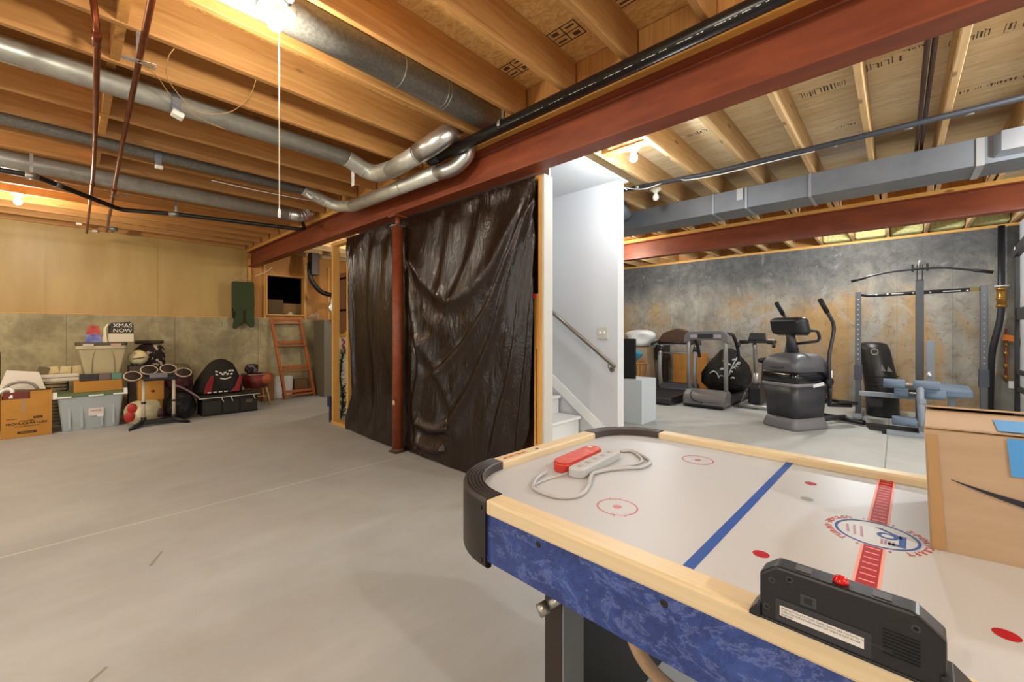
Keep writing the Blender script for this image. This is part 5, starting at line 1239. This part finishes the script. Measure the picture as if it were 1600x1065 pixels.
for k, (x, z) in enumerate(((1.58, .645), (1.63, .62), (1.66, .60), (1.69, .625), (1.72, .60), (1.58, .60), (1.75, .65), (1.79, .65), (1.77, .60))):
    MB().box(x-.016, 7.655, z-.010, x+.016, 7.68, z+.012, (0, rb.uniform(-.6, .6), 0)).build('white_lettering', INKW, bgb, True)
MB().tube(spline([(1.62, 7.64, .545), (1.68, 7.62, .53), (1.76, 7.64, .55)], 5), .009, 8).build('white_lettering', INKW, bgb, True)
for x in (1.47, 1.54, 1.61, 1.68): MB().box(x-.022, 7.572, .335, x+.022, 7.585, .352).build('white_lettering', INKW, bgb, True)
t = thing('trunk_organiser', 'long black fabric organiser with white piping on the floor before the backpack', 'organiser', (1.73, 7.68, 0))
ob = MB().box(1.37, 7.50, 0, 2.09, 7.86, .27).build('organiser_body', M('organiser_black', '#1b1a15', .6, bump=.15, scale=10), t, True, bevel=.012)
MB().loft([[(1.32, 7.46, .27), (2.11, 7.46, .27), (2.11, 7.88, .27), (1.32, 7.88, .27)], [(1.34, 7.52, .305), (2.09, 7.52, .305), (2.09, 7.88, .305), (1.34, 7.88, .305)]], smooth=False).build('organiser_lid', CANV, t, True, bevel=.006)
MB().tube([(1.32, 7.458, .275), (2.11, 7.458, .275)], .006, 8).build('white_piping', INKW, t, True)
for x0, x1 in ((1.39, 1.61), (1.63, 1.84), (1.86, 2.08)): MB().box(x0, 7.485, .03, x1, 7.502, .22).build('pocket', M('pocket_black', '#23211a', .5, bump=.3, scale=8), ob, True, bevel=.008)
for x in (1.60, 1.72, 2.02): MB().bar((x, 7.452, .265), (x+.03, 7.478, .20), .012, .006).build('zip_pull', INKW, t, True)
MB().box(1.93, 7.476, .15, 2.01, 7.487, .20).build('badge', M('badge_tan', '#5e5238', .6), ob, True)

# red basket on its stand
t = thing('basket_stool', 'red basket of odds and ends on a low stand with pale legs', 'basket', (2.2, 8.0, 0))
BR = M('basket_red', '#7d231c', .5, c2='#4a1a1a', scale=14)
MB().lathe([(.14, .30), (.19, .34), (.215, .54), (.205, .54), (.18, .35), (0, .33)], (2.2, 8.0, 0), 26).build('basket_body', BR, t, True)
MB().tube([(2.2+.215*math.cos(2*PI*i/28), 8.0+.215*math.sin(2*PI*i/28), .54) for i in range(28)], .008, 8, closed=True).build('rim', GALV, t, True)
for x, y in ((2.08, 7.9), (2.33, 7.88), (2.08, 8.12), (2.33, 8.12)): MB().tube([(x, y, .31), (x+(.06 if x > 2.2 else -.04), y+(-.03 if y < 8 else .03), .0)], .014, 10).build('leg', M('pale_leg', '#b99a70', .5), t, True)
MB().tube([(2.05, 7.90, .16), (2.37, 7.88, .16)], .009, 8).build('stretcher', M('pale_leg', '#b99a70', .5), t, True)
MB().ball((2.31, 7.86, .46), .10, (1, .9, 1)).build('orange_ball', M('ball_orange', '#a5542a', .6), t, True); t.location = (2.22, 8.08, 0)  # orange ball hung at the basket, built as one of its parts
tag(blob((2.16, 8.06, .545), (.10, .10, .17), M('dark_toy', '#2a2026', .5, c2='#7a6a72', scale=14, lo=.55, hi=.6), 'toy_heap', 44, .15), 'dark bundle rising from the red basket', 'bundle')
tag(MB().box(2.40, 8.35, 0, 2.60, 8.7, .50).build('tall_carton', M('brown_card', '#8a5c30', .8), bevel=.005), 'brown carton behind the red basket against the concrete', 'box')
tag(MB().prism([(2.67, 0), (2.82, 0), (2.82, .36), (2.79, .42), (2.71, .42), (2.68, .36)], 8.62, 8.64, FR).build('white_board', WHITE_P, bevel=.004), 'white rounded board leaning on the concrete left of the ladder', 'board')
tag(MB().box(2.88, 8.69, 0, 3.03, 8.71, .40).build('shelf_board', WHITE_P, bevel=.003), 'plain white panel behind the bottom of the ladder', 'panel')
tag(MB().box(3.05, 8.62, .0, 3.30, 8.73, .33).build('brown_case', M('brown_case', '#6b4f2c', .6), bevel=.01), 'brown case behind the ladder at the right foot', 'case')
tag(MB().box(3.31, 8.70, .1, 3.75, 8.73, .13).build('ledge_strip', WHITE_P), 'thin white strip along the concrete behind the ladder', 'strip')

# bunk ladder
LAD = m_wood('ladder_cherry', '#b5662a', '#9a5220', 'z', 0, knots=False)
t = thing('bunk_ladder', 'reddish wooden bunk ladder leaning on the concrete below the dark opening', 'ladder', (3.1, 8.45, 0))
bl, br, tl, tr = (2.80, 8.38, 0), (3.36, 8.46, 0), (2.66, 8.72, 1.50), (3.18, 8.74, 1.51)
MB().bar(bl, tl, .06, .045, up=(1, 0, 0)).build('rail', LAD, t, True, bevel=.004); MB().bar(br, tr, .06, .045, up=(1, 0, 0)).build('rail', LAD, t, True, bevel=.004)
L = lambda a, c, k: tuple(a[i]+(c[i]-a[i])*k for i in range(3))
for k in (.04, .345, .66, .945):
    a, c = L(bl, tl, k), L(br, tr, k)
    MB().bar(a, c, .10, .024).build('rung', LAD, t, True, bevel=.004)
    a, c = L(bl, tl, k+.045), L(br, tr, k+.045); MB().bar((a[0], a[1]+.02, a[2]), (c[0], c[1]+.02, c[2]), .02, .05).build('rung_back', LAD, t, True)

# hung waders
t = thing('waders', 'dark green waders hanging from a wire hanger beside the beam end', 'clothing', (2.19, 8.7, 2.3))
OL = M('wader_green', '#35401f', .85, bump=.15, scale=6); OLD = M('wader_dark', '#1e2414', .9)
def slab(poly, y0, y1, name, mat):
    return MB().prism(poly, y0, y1, FR).build(name, mat, t, True, bevel=.018, seg=3)
slab([(2.02, 2.16), (2.02, 1.72), (2.05, 1.60), (2.20, 1.62), (2.35, 1.60), (2.37, 1.74), (2.36, 2.17)], 8.66, 8.74, 'trousers', OL)
slab([(2.02, 1.70), (2.03, 1.50), (2.15, 1.50), (2.18, 1.66)], 8.67, 8.75, 'leg', OLD); slab([(2.22, 1.66), (2.25, 1.52), (2.34, 1.50), (2.36, 1.72)], 8.67, 8.75, 'leg', OLD)
slab([(2.09, 1.68), (2.02, 1.34), (2.06, 1.30), (2.19, 1.44), (2.19, 1.66)], 8.64, 8.70, 'boot', OL); slab([(2.22, 1.66), (2.21, 1.44), (2.31, 1.33), (2.36, 1.36), (2.36, 1.68)], 8.64, 8.70, 'boot', OL)
MB().tube(fillet([(2.01, 8.70, 2.17), (2.18, 8.70, 2.25), (2.36, 8.70, 2.17)], .05), .006, 8).tube(spline([(2.18, 8.70, 2.25), (2.185, 8.70, 2.31), (2.21, 8.74, 2.33), (2.22, 8.8, 2.32), (2.2, 8.86, 2.31)], 5), .005, 8).build('hanger', M('wood_hanger', '#c9a468', .5), t, True)

# opening contents, hangers on the ledge
tag(MB().box(2.68, 9.05, 1.581, 2.98, 9.5, 1.90).build('dark_carton', M('carton_dim', '#6b5231', .8), bevel=.006), 'dim carton at the left inside the dark opening', 'box')
tag(MB().box(2.99, 9.12, 1.581, 3.42, 9.55, 1.84).build('open_carton', M('carton_tan', '#94713f', .8), bevel=.006), 'tan carton at the right inside the dark opening', 'box')
tag(MB().prism([(3.02, 0), (3.10, .07), (3.16, 0)], 8.99, 9.01, FR @ Matrix.Translation((0, 1.60, 0))).build('paper_scrap', M('paper', '#cbbd96', .7)), 'folded pale paper on the sill of the dark opening', 'paper')
tag(MB().cyl((2.66, 8.99, 1.605), (3.0, 8.99, 1.612), .012, seg=10).build('grey_rod', GALV), 'grey rod lying along the sill of the dark opening', 'rod')
for i in range(4):
    x = 3.36+.045*i; y = 8.768+.02*i
    tag(MB().tube(fillet([(x, y, 1.535), (x+.05, y, 1.62+.015*i), (x+.12, y-.02, 1.536)], .03), .0045, 6).build('coat_hanger', WHITE_P), f'{ORD[i]} white hanger from the left on the concrete ledge by the opening', 'hanger', 'white hangers on the ledge')
wire('thin white cable slanting from the beam end to the framing above the dark opening', [(2.60, 8.5, 2.455), (2.55, 8.62, 2.38), (2.46, 8.78, 2.33), (2.42, 8.83, 2.30)], .006, WHITE_P, 'white_cable', 'cable')

# furnace corner seen past the free stud
t = tag(MB().box(3.40, 8.12, 0, 3.95, 8.62, 1.49).build('steel_cabinet', M('cabinet_drab', '#6d6553', .5), bevel=.012), 'tall drab grey metal cabinet behind the free stud', 'cabinet')
t = thing('flue_pipe', 'black flue hose curling down above the drab cabinet', 'pipe', (3.4, 8.3, 2.0))
MB().tube(fillet([(3.22, 8.35, 2.60), (3.22, 8.35, 2.28), (3.45, 8.35, 2.02), (3.72, 8.35, 2.0)], .2, 6), .045, 14).build('hose', BLACK, t, True)
MB().box(3.22, 8.25, 2.36, 3.36, 8.45, 2.785).build('blower_box', M('blower', '#3f2f2a', .5), t, True, bevel=.01)
t = thing('vent_pipe', 'silver vent hose with a kink between the free stud and the flue hose', 'pipe', (3.55, 8.0, 1.5))
MB().tube([(3.55, 7.92, 2.785), (3.55, 7.95, 2.30)], .06, 16).build('vent_cap', GALV, t, True)
MB().tube(spline([(3.55, 8.0, 2.30), (3.56, 8.0, 2.10), (3.50, 8.0, 1.85), (3.47, 8.0, 1.70), (3.60, 8.0, 1.52), (3.62, 8.0, 1.491)], 6), .04, 14).build('hose', ALU, t, True)
tag(MB().box(2.84, 6.22, 0, 3.2, 6.26, 1.22).build('white_sign', M('board_white', '#d8d0bc', .6), bevel=.004), 'white board with a red squiggle seen between the studs', 'sign')
tag(MB().tube(spline([(2.87, 6.21, 1.15), (2.91, 6.21, 1.10), (2.88, 6.21, 1.05), (2.92, 6.21, .98), (2.90, 6.21, .92)], 6), .014, 8).build('red_squiggle', M('sign_red', '#a52a1e', .5)), 'red squiggle on the white board between the studs', 'marking')
tag(MB().box(3.06, 6.41, 1.62, 3.4, 6.60, 1.80).build('blue_tub', M('tub_blue', '#2f6c9c', .5), bevel=.01), 'blue tub on the shelf seen between the studs', 'tub')
t = thing('shelf_unit', 'brown shelf behind the white board seen between the studs', 'shelf', (3.1, 6.8, 0))
for z in (.4, 1.2, 1.59, 2.1): MB().box(3.02, 6.40, z, 3.6, 6.62, z+.028).build('shelf_board', M('shelf_brown', '#6a4424', .7), t, True)
for x in (3.02, 3.57): MB().box(x, 6.40, 0, x+.03, 6.62, 2.2).build('shelf_side', M('shelf_brown', '#6a4424', .7), t, True)
tag(MB().tube([(2.86+.12*math.cos(a), 6.2, 1.32+.12*math.sin(a)) for a in [PI+PI*i/14 for i in range(15)]], .03, 10).build('yellow_ring', M('ring_yellow', '#c79a3a', .5)), 'yellow curved hoop above the white board', 'hoop')
tag(MB().box(2.48, 5.74, .22, 2.58, 5.82, .36).box(2.50, 5.75, 0, 2.56, 5.81, .22).build('blue_carton', M('blue_carton', '#1e2a50', .5)), 'dark blue carton at the foot of the free stud', 'box')
t = thing('garland', 'green artificial fir garland standing between the two studs', 'garland', (2.70, 5.85, 0))
MB().tube(spline([(2.71, 5.90, 0), (2.74, 5.90, .3), (2.70, 5.90, .6), (2.74, 5.90, .95)], 6), .012, 8).build('stem', M('stem_brown', '#3a2a18', .8), t, True)
rg = random.Random(17); b = MB()
for i in range(520):
    z = rg.uniform(.02, 1.0); c = Vector((2.72+.03*math.sin(7*z), 5.90, z)); a = rg.uniform(0, 2*PI); e = rg.uniform(-.3, .8); Ln = rg.uniform(.06, .13)
    d = Vector((math.cos(a)*math.cos(e), math.sin(a)*math.cos(e), math.sin(e))); s = d.cross(Vector((0, 0, 1))).normalized()*.011
    m_ = c+d*Ln*.5; b.face([c, m_+s, c+d*Ln, m_-s])
o = b.build('needles', M('fir_green', '#2f4a26', .8, c2='#47653a', scale=20), t, True); o['kind'] = 'stuff'
